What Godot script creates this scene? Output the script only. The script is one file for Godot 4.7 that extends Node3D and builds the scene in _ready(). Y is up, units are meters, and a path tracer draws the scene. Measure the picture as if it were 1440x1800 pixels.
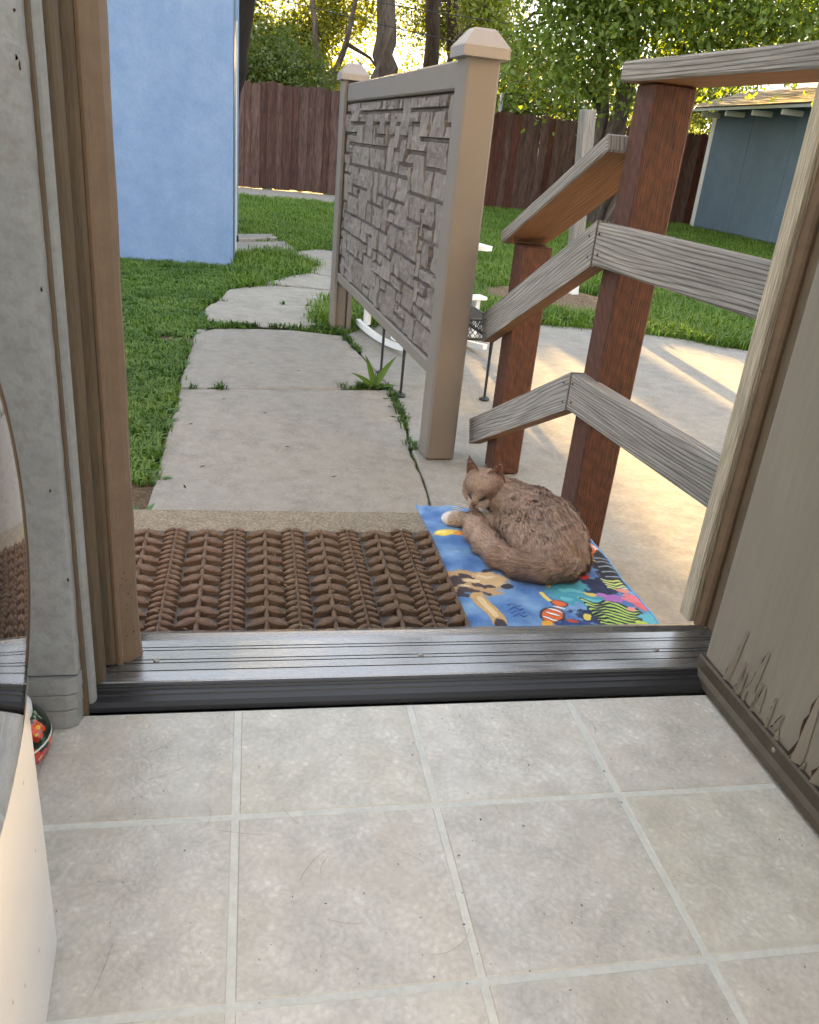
extends Node3D

const G := -0.2      # level of the path, patio and lawn
const L := -0.05     # level of the concrete landing
var SUN := Vector3.ZERO
var rng := RandomNumberGenerator.new()
var M := {}

# ---------------------------------------------------------------- mesh builder
class MB:
	var v := PackedVector3Array()
	var n := PackedVector3Array()
	var t := PackedVector2Array()
	var c := PackedColorArray()
	var i := PackedInt32Array()
	var col := Color.WHITE
	func poly(p: Array, uvs: Array, want: Vector3) -> void:
		var nn: Vector3 = (p[1] - p[0]).cross(p[2] - p[0])
		if p.size() > 3 and nn.length_squared() < 1e-16:
			nn = (p[2] - p[0]).cross(p[3] - p[0])
		nn = nn.normalized()
		var flip := nn.dot(want) < 0.0
		if flip:
			nn = -nn
		var s := v.size()
		for k in p.size():
			v.append(p[k]); n.append(nn); t.append(uvs[k]); c.append(col)
		for k in range(1, p.size() - 1):
			if flip:
				i.append(s); i.append(s + k); i.append(s + k + 1)
			else:
				i.append(s); i.append(s + k + 1); i.append(s + k)
	func vert(p: Vector3, nn: Vector3, uv: Vector2) -> int:
		v.append(p); n.append(nn); t.append(uv); c.append(col)
		return v.size() - 1
	func face(a: int, b: int, d: int) -> void:   # counter-clockwise seen from outside
		i.append(a); i.append(d); i.append(b)
	func into(m: ArrayMesh = null) -> ArrayMesh:
		if m == null:
			m = ArrayMesh.new()
		if i.is_empty():
			return m
		var arr := []
		arr.resize(Mesh.ARRAY_MAX)
		arr[Mesh.ARRAY_VERTEX] = v; arr[Mesh.ARRAY_NORMAL] = n; arr[Mesh.ARRAY_TEX_UV] = t; arr[Mesh.ARRAY_COLOR] = c; arr[Mesh.ARRAY_INDEX] = i
		m.add_surface_from_arrays(Mesh.PRIMITIVE_TRIANGLES, arr)
		return m

func V(x: float, y: float, z: float) -> Vector3:
	return Vector3(x, y, z)

func comp(axis: int, s: float) -> Vector3:
	var r := Vector3.ZERO
	r[axis] = s
	return r

# chamfered box; grain runs along axis g; bottom faces may go to a second builder
func bb(mb: MB, tr: Transform3D, size: Vector3, bev := 0.002, g := 0, uo := Vector2.ZERO, us := Vector2.ONE, under: MB = null) -> void:
	var h := size * 0.5
	bev = minf(bev, minf(h.x, minf(h.y, h.z)) * 0.9)
	var pt := func(axis: int, sx: float, sy: float, sz: float) -> Vector3:
		var q := V(sx * (h.x - bev), sy * (h.y - bev), sz * (h.z - bev))
		q[axis] = [sx * h.x, sy * h.y, sz * h.z][axis]
		return q
	var emit := func(pts: Array, target: MB) -> void:
		var ctr := Vector3.ZERO
		for q in pts:
			ctr += q
		ctr /= pts.size()
		var nn: Vector3 = (pts[1] - pts[0]).cross(pts[2] - pts[0]).abs()
		var fa := nn.max_axis_index()
		var ua := g
		if fa == g:
			ua = (g + 1) % 3
		var va := 3 - ua - fa
		var uvs := []
		var world := []
		for q in pts:
			uvs.append(Vector2(q[ua] * us.x, q[va] * us.y + fa * 0.37) + uo)
			world.append(tr * q)
		target.poly(world, uvs, tr.basis * ctr)
	for a in 3:
		var b := (a + 1) % 3
		var d := (a + 2) % 3
		for s in [-1.0, 1.0]:
			var q := []
			for w in [[-1.0, -1.0], [1.0, -1.0], [1.0, 1.0], [-1.0, 1.0]]:
				var sg := [0.0, 0.0, 0.0]
				sg[a] = s; sg[b] = w[0]; sg[d] = w[1]
				q.append(pt.call(a, sg[0], sg[1], sg[2]))
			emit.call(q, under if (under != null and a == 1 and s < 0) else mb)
		if bev > 0.0:
			for s in [-1.0, 1.0]:
				for w in [-1.0, 1.0]:   # edge along axis d between faces a and b
					var s1 := [0.0, 0.0, 0.0]
					s1[a] = s; s1[b] = w; s1[d] = -1.0
					var s2 := s1.duplicate()
					s2[d] = 1.0
					emit.call([pt.call(a, s1[0], s1[1], s1[2]), pt.call(b, s1[0], s1[1], s1[2]), pt.call(b, s2[0], s2[1], s2[2]), pt.call(a, s2[0], s2[1], s2[2])], mb)
	if bev > 0.0:
		for sx in [-1.0, 1.0]:
			for sy in [-1.0, 1.0]:
				for sz in [-1.0, 1.0]:
					emit.call([pt.call(0, sx, sy, sz), pt.call(1, sx, sy, sz), pt.call(2, sx, sy, sz)], mb)

func at(p: Vector3) -> Transform3D:
	return Transform3D(Basis(), p)

func minmax(mb: MB, a: Vector3, b: Vector3, bev := 0.002, g := 0, uo := Vector2.ZERO) -> void:
	bb(mb, at((a + b) * 0.5), (b - a).abs(), bev, g, uo)

# extrude a closed 2D outline (x, y) along local z from 0 to len
func extrude(mb: MB, outline: PackedVector2Array, tr: Transform3D, length: float) -> void:
	if Geometry2D.is_polygon_clockwise(outline):
		outline = outline.duplicate()
		outline.reverse()
	var k := outline.size()
	var run := 0.0
	for q in k:
		var a := outline[q]
		var b := outline[(q + 1) % k]
		var e := b - a
		var out := V(e.y, -e.x, 0)
		var l := e.length()
		mb.poly([tr * V(a.x, a.y, 0), tr * V(b.x, b.y, 0), tr * V(b.x, b.y, length), tr * V(a.x, a.y, length)], [Vector2(0, run), Vector2(0, run + l), Vector2(length, run + l), Vector2(length, run)], tr.basis * out)
		run += l
	var idx := Geometry2D.triangulate_polygon(outline)
	for e in [0, 1]:
		for q in range(0, idx.size(), 3):
			var p := []
			var u := []
			for w in 3:
				var o := outline[idx[q + w]]
				p.append(tr * V(o.x, o.y, length * e))
				u.append(o)
			mb.poly(p, u, tr.basis * V(0, 0, 1 if e else -1))

# flat slab with a worn, chamfered rim; outline in x, z
func slab(mb: MB, outline: PackedVector2Array, top: float, thick: float, rim := 0.006) -> void:
	if Geometry2D.is_polygon_clockwise(outline):
		outline = outline.duplicate()
		outline.reverse()
	var k := outline.size()
	var inner := PackedVector2Array()
	for q in k:
		var a := outline[(q + k - 1) % k]
		var b := outline[q]
		var d := outline[(q + 1) % k]
		var e1 := (b - a).normalized()
		var e2 := (d - b).normalized()
		var nn := (Vector2(-e1.y, e1.x) + Vector2(-e2.y, e2.x)).normalized()
		inner.append(b + nn * rim)
	var idx := Geometry2D.triangulate_polygon(inner)
	for q in range(0, idx.size(), 3):
		var p := []
		var u := []
		for w in 3:
			var o := inner[idx[q + w]]
			p.append(V(o.x, top, o.y))
			u.append(o)
		mb.poly(p, u, Vector3.UP)
	for q in k:
		var a := outline[q]
		var b := outline[(q + 1) % k]
		var ia := inner[q]
		var ib := inner[(q + 1) % k]
		var e := b - a
		var out := V(e.y, 0, -e.x).normalized()
		mb.poly([V(ia.x, top, ia.y), V(ib.x, top, ib.y), V(b.x, top - rim, b.y), V(a.x, top - rim, a.y)], [ia, ib, b, a], out + Vector3.UP)
		mb.poly([V(a.x, top - rim, a.y), V(b.x, top - rim, b.y), V(b.x, top - thick, b.y), V(a.x, top - thick, a.y)], [a, b, b + Vector2(0, thick), a + Vector2(0, thick)], out)

func rough_line(pts: Array, step: float, amp: float, sd: int) -> PackedVector2Array:
	var r := RandomNumberGenerator.new()
	r.seed = sd
	var out := PackedVector2Array()
	for q in pts.size():
		var a: Vector2 = pts[q]
		var b: Vector2 = pts[(q + 1) % pts.size()]
		var k := maxi(1, int(a.distance_to(b) / step))
		var side := (b - a).orthogonal().normalized()
		for w in k:
			var f := float(w) / k
			out.append(a.lerp(b, f) + (side * r.randf_range(-amp, amp) if w > 0 else Vector2.ZERO))
	return out

func tube(mb: MB, pts: Array, rad: Array, sides := 8, caps := true) -> void:
	var k := pts.size()
	var rings := []
	var prev := Vector3.ZERO
	var run := 0.0
	for q in k:
		var d: Vector3
		if q == 0:
			d = pts[1] - pts[0]
		elif q == k - 1:
			d = pts[q] - pts[q - 1]
		else:
			d = pts[q + 1] - pts[q - 1]
		d = d.normalized()
		if prev == Vector3.ZERO:
			prev = d.cross(Vector3.UP)
			if prev.length() < 0.1:
				prev = d.cross(Vector3.RIGHT)
		var x := (prev - d * prev.dot(d)).normalized()
		prev = x
		var y := d.cross(x)
		if q > 0:
			run += (pts[q] - pts[q - 1]).length()
		var ring := []
		for w in sides + 1:
			var an := TAU * w / sides
			var nn := x * cos(an) + y * sin(an)
			var r: float = rad[mini(q, rad.size() - 1)]
			ring.append(mb.vert(pts[q] + nn * r, nn, Vector2(run, float(w) / sides * TAU * r)))
		rings.append(ring)
	for q in k - 1:
		for w in sides:
			mb.face(rings[q][w], rings[q + 1][w + 1], rings[q + 1][w])
			mb.face(rings[q][w], rings[q][w + 1], rings[q + 1][w + 1])
	if caps:
		for e in [0, k - 1]:
			var d: Vector3 = (pts[0] - pts[1]) if e == 0 else (pts[k - 1] - pts[k - 2])
			var p := []
			var u := []
			for w in sides:
				p.append(mb.v[rings[e][w]])
				u.append(Vector2(w, 0) * 0.01)
			mb.poly(p, u, d)

# turned shape about the y axis through o; profile of (radius, height)
func lathe(mb: MB, prof: Array, o: Vector3, seg := 24, basis := Basis()) -> void:
	var rows := []
	var k := prof.size()
	var run := 0.0
	var total := 0.0
	for q in k - 1:
		total += (prof[q + 1] - prof[q]).length()
	for q in k:
		var a: Vector2 = prof[maxi(q - 1, 0)]
		var b: Vector2 = prof[mini(q + 1, k - 1)]
		var tt := (b - a).normalized()
		if q > 0:
			run += (prof[q] - prof[q - 1]).length()
		var row := []
		for w in seg + 1:
			var an := TAU * w / seg
			var cs := V(cos(an), 0, sin(an))
			var nn := (cs * tt.y + Vector3.UP * -tt.x).normalized()
			row.append(mb.vert(o + basis * (cs * prof[q].x + Vector3.UP * prof[q].y), basis * nn, Vector2(float(w) / seg, run / total)))
		rows.append(row)
	for q in k - 1:
		for w in seg:
			mb.face(rows[q][w], rows[q + 1][w], rows[q + 1][w + 1])
			mb.face(rows[q][w], rows[q + 1][w + 1], rows[q][w + 1])

# ---------------------------------------------------------------- nodes
var taken := {}
func numbered(called: String) -> String:
	var k: int = taken.get(called, 0)
	taken[called] = k + 1
	return called if k == 0 else "%s_%03d" % [called, k]

func meta(o: Node, label: String, category: String, group := "") -> void:
	o.set_meta("label", label)
	o.set_meta("category", category)
	if group:
		o.set_meta("group", group)

func thing(called: String, label: String, category: String, group := "", where := Vector3.ZERO) -> Node3D:
	var o := Node3D.new()
	o.name = numbered(called)
	add_child(o)
	o.position = where
	meta(o, label, category, group)
	return o

func part(called: String, mesh: Mesh, mats, parent: Node) -> MeshInstance3D:
	var o := MeshInstance3D.new()
	o.name = called if parent != self else numbered(called)
	o.mesh = mesh
	parent.add_child(o, true)
	if mats is Array:
		for k in mats.size():
			if k < mesh.get_surface_count():
				o.set_surface_override_material(k, mats[k])
	else:
		for k in mesh.get_surface_count():
			o.set_surface_override_material(k, mats)
	return o

func put(called: String, mb: MB, mat: Material, parent: Node) -> MeshInstance3D:
	return part(called, mb.into(), mat, parent)

func struct(called: String, mb: MB, mat: Material) -> MeshInstance3D:
	var o := part(called, mb.into(), mat, self)
	o.set_meta("kind", "structure")
	return o

# ---------------------------------------------------------------- textures and materials
func layer(sd: int, freq: float, oct: int, w: int, h: int, kind := FastNoiseLite.TYPE_SIMPLEX_SMOOTH, fractal := FastNoiseLite.FRACTAL_FBM) -> PackedByteArray:
	var f := FastNoiseLite.new()
	f.seed = sd
	f.noise_type = kind
	f.frequency = freq
	f.fractal_type = fractal
	f.fractal_octaves = oct
	var im := f.get_seamless_image(w, h)
	im.convert(Image.FORMAT_L8)
	return im.get_data()

func stretched(sd: int, fx: float, fy: float, oct: int, w: int, h: int) -> PackedByteArray:
	var f := FastNoiseLite.new()
	f.seed = sd
	f.noise_type = FastNoiseLite.TYPE_SIMPLEX_SMOOTH
	f.frequency = 1.0
	f.fractal_octaves = oct
	var out := PackedByteArray()
	out.resize(w * h)
	var k := 0
	for y in h:
		for x in w:
			out[k] = clampi(int(127.5 + 150.0 * f.get_noise_2d(x * fx, y * fy)), 0, 255)
			k += 1
	return out

func tex(bytes: PackedByteArray, w: int, h: int, rgb := true) -> ImageTexture:
	return ImageTexture.create_from_image(Image.create_from_data(w, h, false, Image.FORMAT_RGB8 if rgb else Image.FORMAT_L8, bytes))

# two or three noise layers -> colour picture between srgb colours a (dark) and b (light), tinted towards c by a coarse layer
func mix_tex(w: int, h: int, layers: Array, weights: Array, a: Color, b: Color, tint := Color.WHITE, tint_layer := PackedByteArray(), tint_amount := 0.0) -> ImageTexture:
	var out := PackedByteArray()
	out.resize(w * h * 3)
	for k in w * h:
		var s := 0.0
		for q in layers.size():
			s += (layers[q][k] / 255.0 - 0.5) * weights[q]
		s = clampf(s + 0.5, 0.0, 1.0)
		var r := lerpf(a.r, b.r, s)
		var g := lerpf(a.g, b.g, s)
		var bl := lerpf(a.b, b.b, s)
		if tint_amount > 0.0:
			var f := clampf((tint_layer[k] / 255.0 - 0.45) * 2.5, 0.0, 1.0) * tint_amount
			r = lerpf(r, tint.r, f); g = lerpf(g, tint.g, f); bl = lerpf(bl, tint.b, f)
		out[k * 3] = int(r * 255); out[k * 3 + 1] = int(g * 255); out[k * 3 + 2] = int(bl * 255)
	return tex(out, w, h)

func lin(r: float, g: float, b: float) -> Color:
	return Color(r, g, b).linear_to_srgb()

func mat(called: String, c: Color, rough := 0.8, albedo: Texture2D = null, relief: Texture2D = null, depth := 0.0, scale := Vector3.ONE, tri := 0) -> StandardMaterial3D:
	var m := StandardMaterial3D.new()
	m.resource_name = called
	m.albedo_color = c
	m.roughness = rough
	m.albedo_texture = albedo
	if relief:
		m.heightmap_enabled = true
		m.heightmap_texture = relief
		m.heightmap_scale = depth
	m.uv1_scale = scale
	if tri > 0:
		m.uv1_triplanar = true
		m.uv1_world_triplanar = tri == 2
	M[called] = m
	return m

func make_materials() -> void:
	var n := 512
	var fine := layer(1, 0.09, 3, n, n)
	var mid := layer(2, 0.02, 4, n, n)
	var coarse := layer(3, 0.006, 4, n, n)
	var ridge := layer(4, 0.03, 4, n, n, FastNoiseLite.TYPE_SIMPLEX_SMOOTH, FastNoiseLite.FRACTAL_RIDGED)
	var pits := layer(5, 0.16, 2, n, n, FastNoiseLite.TYPE_CELLULAR)
	var relief_mid := tex(mid, n, n, false)
	var relief_fine := tex(fine, n, n, false)
	# concrete: trowelled path and patio, coarser broom-finished landing
	var conc := mix_tex(n, n, [fine, mid, coarse, pits], [0.55, 0.5, 0.45, 0.2], Color(0.51, 0.495, 0.465), Color(0.67, 0.65, 0.615), Color(0.56, 0.545, 0.51), coarse, 0.4)
	mat("concrete", Color(0.93, 0.93, 0.93), 0.85, conc, relief_mid, 0.12, Vector3(1.5, 1.5, 1.5), 2)
	var conc2 := mix_tex(n, n, [fine, pits, mid], [0.9, 0.5, 0.4], Color(0.40, 0.37, 0.32), Color(0.62, 0.58, 0.51))
	mat("landing", Color.WHITE, 0.9, conc2, relief_fine, 0.3, Vector3(2.2, 2.2, 2.2), 2)
	mat("patio", Color(0.93, 0.945, 0.955), 0.8, conc, relief_mid, 0.14, Vector3(1.1, 1.1, 1.1), 2)
	mat("flag", Color(0.98, 0.98, 0.97), 0.85, conc, relief_mid, 0.5, Vector3(0.8, 0.8, 0.8), 2)
	var soil := mix_tex(n, n, [fine, mid, ridge], [0.6, 0.5, 0.4], Color(0.20, 0.16, 0.11), Color(0.46, 0.38, 0.29))
	mat("soil", Color.WHITE, 0.95, soil, relief_fine, 1.0, Vector3(1.3, 1.3, 1.3), 2)
	var turf := mix_tex(n, n, [fine, mid, ridge], [0.7, 0.5, 0.3], Color(0.13, 0.19, 0.06), Color(0.30, 0.40, 0.13), Color(0.34, 0.28, 0.19), coarse, 0.5)
	mat("turf", Color.WHITE, 0.95, turf, relief_fine, 1.5, Vector3(0.8, 0.8, 0.8), 2)
	var straw := mix_tex(n, n, [fine, ridge, pits], [0.8, 0.6, 0.4], Color(0.30, 0.24, 0.17), Color(0.66, 0.58, 0.46))
	mat("mulch", Color.WHITE, 0.95, straw, relief_fine, 2.0, Vector3(1.6, 1.6, 1.6), 2)
	# vinyl floor
	var wr := layer(6, 0.075, 3, n, n, FastNoiseLite.TYPE_SIMPLEX_SMOOTH, FastNoiseLite.FRACTAL_RIDGED)
	var blotch := layer(7, 0.011, 5, n, n)
	var vinyl := mix_tex(n, n, [wr, blotch, fine, mid], [-0.26, 0.32, 0.35, 0.3], Color(0.665, 0.655, 0.625), Color(0.915, 0.91, 0.885), Color(0.785, 0.755, 0.70), coarse, 0.35)
	var v1 := mat("vinyl", Color.WHITE, 0.3, vinyl, tex(wr, n, n, false), 0.045, Vector3(2.05, 2.05, 2.05), 2)
	v1.metallic_specular = 0.5
	v1.roughness_texture = mix_tex(n, n, [mid, wr], [0.6, -0.5], Color(0.62, 0.62, 0.62), Color(1, 1, 1))
	v1.roughness = 0.31
	var v2: StandardMaterial3D = v1.duplicate()
	v2.uv1_offset = V(0.37, 0.2, 0.61)
	v2.albedo_color = Color(0.98, 0.98, 0.965)
	M["vinyl_b"] = v2
	var v3: StandardMaterial3D = v1.duplicate()
	v3.uv1_offset = V(0.71, 0.4, 0.13)
	v3.albedo_color = Color(0.97, 0.965, 0.96)
	M["vinyl_c"] = v3
	mat("grout", Color.WHITE, 0.4, mix_tex(n, n, [fine, mid], [0.5, 0.6], Color(0.75, 0.755, 0.73), Color(0.86, 0.865, 0.84)), relief_mid, 0.03, Vector3(3, 3, 3), 2)
	# weathered wood: 1.6 m x 0.2 m of grain
	var ww := 512
	var wh := 256
	var warp := stretched(11, 0.0035, 0.008, 2, ww, wh)
	var fib := stretched(12, 0.02, 0.55, 2, ww, wh)
	var streak := stretched(13, 0.012, 0.09, 3, ww, wh)
	var grey := PackedByteArray()
	var warm := PackedByteArray()
	var hgt := PackedByteArray()
	grey.resize(ww * wh * 3); warm.resize(ww * wh * 3); hgt.resize(ww * wh)
	var r := RandomNumberGenerator.new()
	r.seed = 5
	for y in wh:
		for x in ww:
			var k := y * ww + x
			var ring := (y / float(wh)) * 25.0 + (warp[k] / 255.0 - 0.5) * 3.0
			var f := ring - floorf(ring)
			var late := smoothstep(0.45, 0.88, f) * (1.0 - smoothstep(0.92, 1.0, f))
			var fb := fib[k] / 255.0 - 0.5
			var sk := streak[k] / 255.0 - 0.5
			var s := clampf(0.66 - late * 0.30 + fb * 0.30 + sk * 0.40, 0.0, 1.0)
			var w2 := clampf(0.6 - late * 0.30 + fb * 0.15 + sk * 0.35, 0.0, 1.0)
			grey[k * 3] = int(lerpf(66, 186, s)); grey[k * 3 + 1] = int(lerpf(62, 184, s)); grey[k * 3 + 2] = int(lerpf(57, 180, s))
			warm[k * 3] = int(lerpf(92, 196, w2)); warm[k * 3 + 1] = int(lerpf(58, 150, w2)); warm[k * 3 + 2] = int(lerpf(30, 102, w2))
			hgt[k] = int(clampf(0.75 - late * 0.5 + fb * 0.25, 0, 1) * 255)
	var hgt_t := tex(hgt, ww, wh, false)
	mat("grey_wood", Color(0.98, 0.98, 0.98), 0.85, tex(grey, ww, wh), hgt_t, 0.18, Vector3(0.62, 5.0, 1))
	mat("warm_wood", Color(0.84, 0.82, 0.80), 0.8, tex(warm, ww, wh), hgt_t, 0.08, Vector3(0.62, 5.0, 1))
	# incised, red-brown treated post: dashes along the grain
	var inc := PackedByteArray()
	var inch := PackedByteArray()
	inc.resize(ww * wh * 3); inch.resize(ww * wh)
	for y in wh:
		for x in ww:
			var k := y * ww + x
			var lane := y / 13
			var px := (x + lane * 37 + int((warp[k] - 128) * 0.1)) % 34
			var py := y % 13
			var dash := 1.0 if (px < 17 and py < 3) else 0.0
			var fb := fib[k] / 255.0 - 0.5
			var sk := streak[k] / 255.0 - 0.5
			var s := clampf(0.55 + fb * 0.4 + sk * 0.7, 0.0, 1.0) * (1.0 - 0.6 * dash)
			inc[k * 3] = int(lerpf(34, 122, s)); inc[k * 3 + 1] = int(lerpf(22, 70, s)); inc[k * 3 + 2] = int(lerpf(16, 48, s))
			inch[k] = int(clampf(0.7 + fb * 0.4 - dash * 0.6, 0, 1) * 255)
	mat("post_wood", Color.WHITE, 0.7, tex(inc, ww, wh), tex(inch, ww, wh, false), 0.2, Vector3(1.9, 10.0, 1))
	# redwood fence boards (vertical grain)
	var board := mix_tex(ww, wh, [fib, streak, warp], [0.9, 0.7, 0.4], Color(0.23, 0.16, 0.14), Color(0.55, 0.445, 0.405))
	for q in 4:
		var c: Color = [Color(0.94, 0.93, 0.94), Color(0.80, 0.73, 0.73), Color(0.9, 0.9, 0.92), Color(0.86, 0.67, 0.63)][q]
		mat("fence_%d" % q, c, 0.9, board, hgt_t, 0.4, Vector3(0.5, 3.0, 1))
	# paint, plaster and trim
	var plaster := layer(8, 0.07, 4, n, n)
	var wash := mix_tex(n, n, [plaster, mid, coarse, pits], [0.25, 0.4, 0.5, 0.15], Color(0.42, 0.53, 0.685), Color(0.515, 0.612, 0.75))
	mat("blue_paint", Color.WHITE, 0.8, wash, tex(plaster, n, n, false), 0.15, Vector3(0.8, 0.8, 0.8), 2)
	mat("slate_paint", Color.WHITE, 0.75, mix_tex(n, n, [fine, mid, coarse], [0.1, 0.3, 0.4], Color(0.34, 0.41, 0.47), Color(0.42, 0.49, 0.55)), relief_fine, 0.2, Vector3(0.5, 0.5, 0.5), 2)
	mat("white_paint", Color(0.86, 0.87, 0.86), 0.5)
	mat("white_plastic", Color(0.90, 0.92, 0.93), 0.4)
	var dirty := mix_tex(n, n, [fine, mid, coarse], [0.15, 0.3, 0.4], Color(0.53, 0.54, 0.535), Color(0.66, 0.67, 0.67), Color(0.44, 0.42, 0.38), layer(19, 0.035, 5, n, n), 0.25)
	mat("casing_paint", Color.WHITE, 0.45, dirty, relief_fine, 0.05, Vector3(3, 3, 3), 2)
	var grime := mix_tex(n, n, [mid, coarse, fine], [0.4, 0.4, 0.2], Color(0.42, 0.38, 0.32), Color(0.64, 0.60, 0.54))
	mat("grimy_jamb", Color(0.9, 0.88, 0.86), 0.6, grime, relief_fine, 0.06, Vector3(4, 1.2, 4), 2)
	mat("brown_jamb", Color(0.74, 0.69, 0.62), 0.65, grime, relief_fine, 0.08, Vector3(4, 1.0, 4), 2)
	var foam := mix_tex(n, n, [mid, coarse, fine], [0.4, 0.5, 0.2], Color(0.41, 0.335, 0.26), Color(0.54, 0.45, 0.355))
	var fm := mat("foam", Color.WHITE, 0.5, foam, relief_mid, 0.03, Vector3(3, 3, 3), 2)
	fm.rim_enabled = true
	fm.rim = 0.2
	var trimw := mix_tex(ww, wh, [fib, streak, warp], [1.0, 0.6, 0.3], Color(0.56, 0.52, 0.44), Color(0.88, 0.84, 0.75))
	mat("beige_trim", Color.WHITE, 0.75, trimw, hgt_t, 0.25, Vector3(1.4, 9, 1))
	var dgrain := mix_tex(ww, wh, [fib, streak, warp], [0.22, 0.2, 0.25], Color(0.465, 0.44, 0.395), Color(0.585, 0.56, 0.51))
	mat("door_paint", Color.WHITE, 0.6, dgrain, hgt_t, 0.06, Vector3(0.8, 2.6, 1))
	mat("bare_wood", Color(0.74, 0.68, 0.62), 0.9, mix_tex(ww, wh, [fib, streak], [1.0, 0.8], Color(0.22, 0.15, 0.09), Color(0.50, 0.37, 0.24)), hgt_t, 0.2, Vector3(3, 8, 1))
	# metal
	var scr := mix_tex(ww, wh, [fib, streak], [0.5, 0.5], Color(0.35, 0.35, 0.35), Color(0.75, 0.75, 0.75))
	var al := mat("aluminium", Color(0.66, 0.665, 0.67), 0.5, mix_tex(ww, wh, [fib, streak, warp], [0.1, 0.3, 0.4], Color(0.86, 0.86, 0.86), Color(1, 1, 1)), null, 0, Vector3(1, 4, 1))
	al.metallic = 0.85
	al.roughness_texture = scr
	var alr := mat("dull_aluminium", Color(0.60, 0.59, 0.56), 0.55, grime, null, 0, Vector3(4, 4, 4), 2)
	alr.metallic = 0.35
	mat("black_vinyl", lin(0.018, 0.018, 0.02), 0.38)
	var st := mat("steel_screw", Color(0.60, 0.57, 0.53), 0.45)
	st.metallic = 0.8
	mat("rust_screw", lin(0.05, 0.04, 0.035), 0.6)
	var gal := mat("galvanised", Color(0.62, 0.66, 0.70), 0.5)
	gal.metallic = 0.6
	mat("black_metal", lin(0.02, 0.024, 0.028), 0.4)
	# faux-stone fence
	var rock := mix_tex(n, n, [fine, mid, ridge], [0.45, 0.6, 0.3], Color(0.34, 0.32, 0.305), Color(0.57, 0.54, 0.52))
	mat("rock", Color.WHITE, 0.75, rock, relief_mid, 0.7, Vector3(2.6, 1.3, 2.6), 2)
	mat("rock_c", Color(0.97, 0.965, 0.96), 0.75, rock, relief_mid, 0.7, Vector3(2.1, 1.6, 2.1), 2)
	mat("rock_b", Color(0.93, 0.92, 0.92), 0.75, rock, relief_mid, 0.7, Vector3(1.7, 2.2, 1.7), 2)
	mat("fence_vinyl", Color.WHITE, 0.55, mix_tex(n, n, [fine, mid, coarse], [0.1, 0.2, 0.3], Color(0.43, 0.405, 0.378), Color(0.48, 0.452, 0.423)), relief_fine, 0.02, Vector3(1.5, 1.5, 1.5), 2)
	mat("cap_vinyl", Color(0.54, 0.515, 0.495), 0.35)
	# mat, towel and cat get theirs in their builders; vegetation
	for q in [["leaf_dark", 0.55], ["leaf_bright", 0.5], ["grass", 0.6], ["weed", 0.5]]:
		var m := mat(q[0], Color.WHITE, q[1])
		m.vertex_color_use_as_albedo = true
		m.backlight_enabled = true
		m.backlight = {"leaf_dark": Color(0.97, 1.0, 0.55), "leaf_bright": Color(0.97, 1.0, 0.5), "grass": Color(0.8, 0.9, 0.4), "weed": Color(0.7, 0.85, 0.4)}[q[0]]
		m.cull_mode = BaseMaterial3D.CULL_DISABLED
	var bark := mix_tex(ww, wh, [fib, streak, warp], [0.8, 0.8, 0.6], Color(0.24, 0.205, 0.18), Color(0.56, 0.51, 0.47))
	mat("bark_pale", Color.WHITE, 0.9, bark, hgt_t, 3.0, Vector3(0.5, 2, 1))
	mat("bark_dark", Color(0.72, 0.68, 0.62), 0.95, bark, hgt_t, 3.0, Vector3(0.5, 2, 1))
	mat("shingle", Color.WHITE, 0.95, mix_tex(n, n, [fine, mid], [0.9, 0.5], Color(0.40, 0.36, 0.31), Color(0.62, 0.57, 0.50)), relief_fine, 0.4, Vector3(1, 1, 1), 2)
	mat("wall_white", Color(0.90, 0.895, 0.87), 0.8, null, relief_fine, 0.1, Vector3(2, 2, 2), 2)
	mat("siding", Color(0.70, 0.73, 0.76), 0.8)
	mat("dark_brown", Color(0.33, 0.27, 0.23), 0.85, bark, hgt_t, 1.0, Vector3(0.5, 2, 1))

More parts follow.
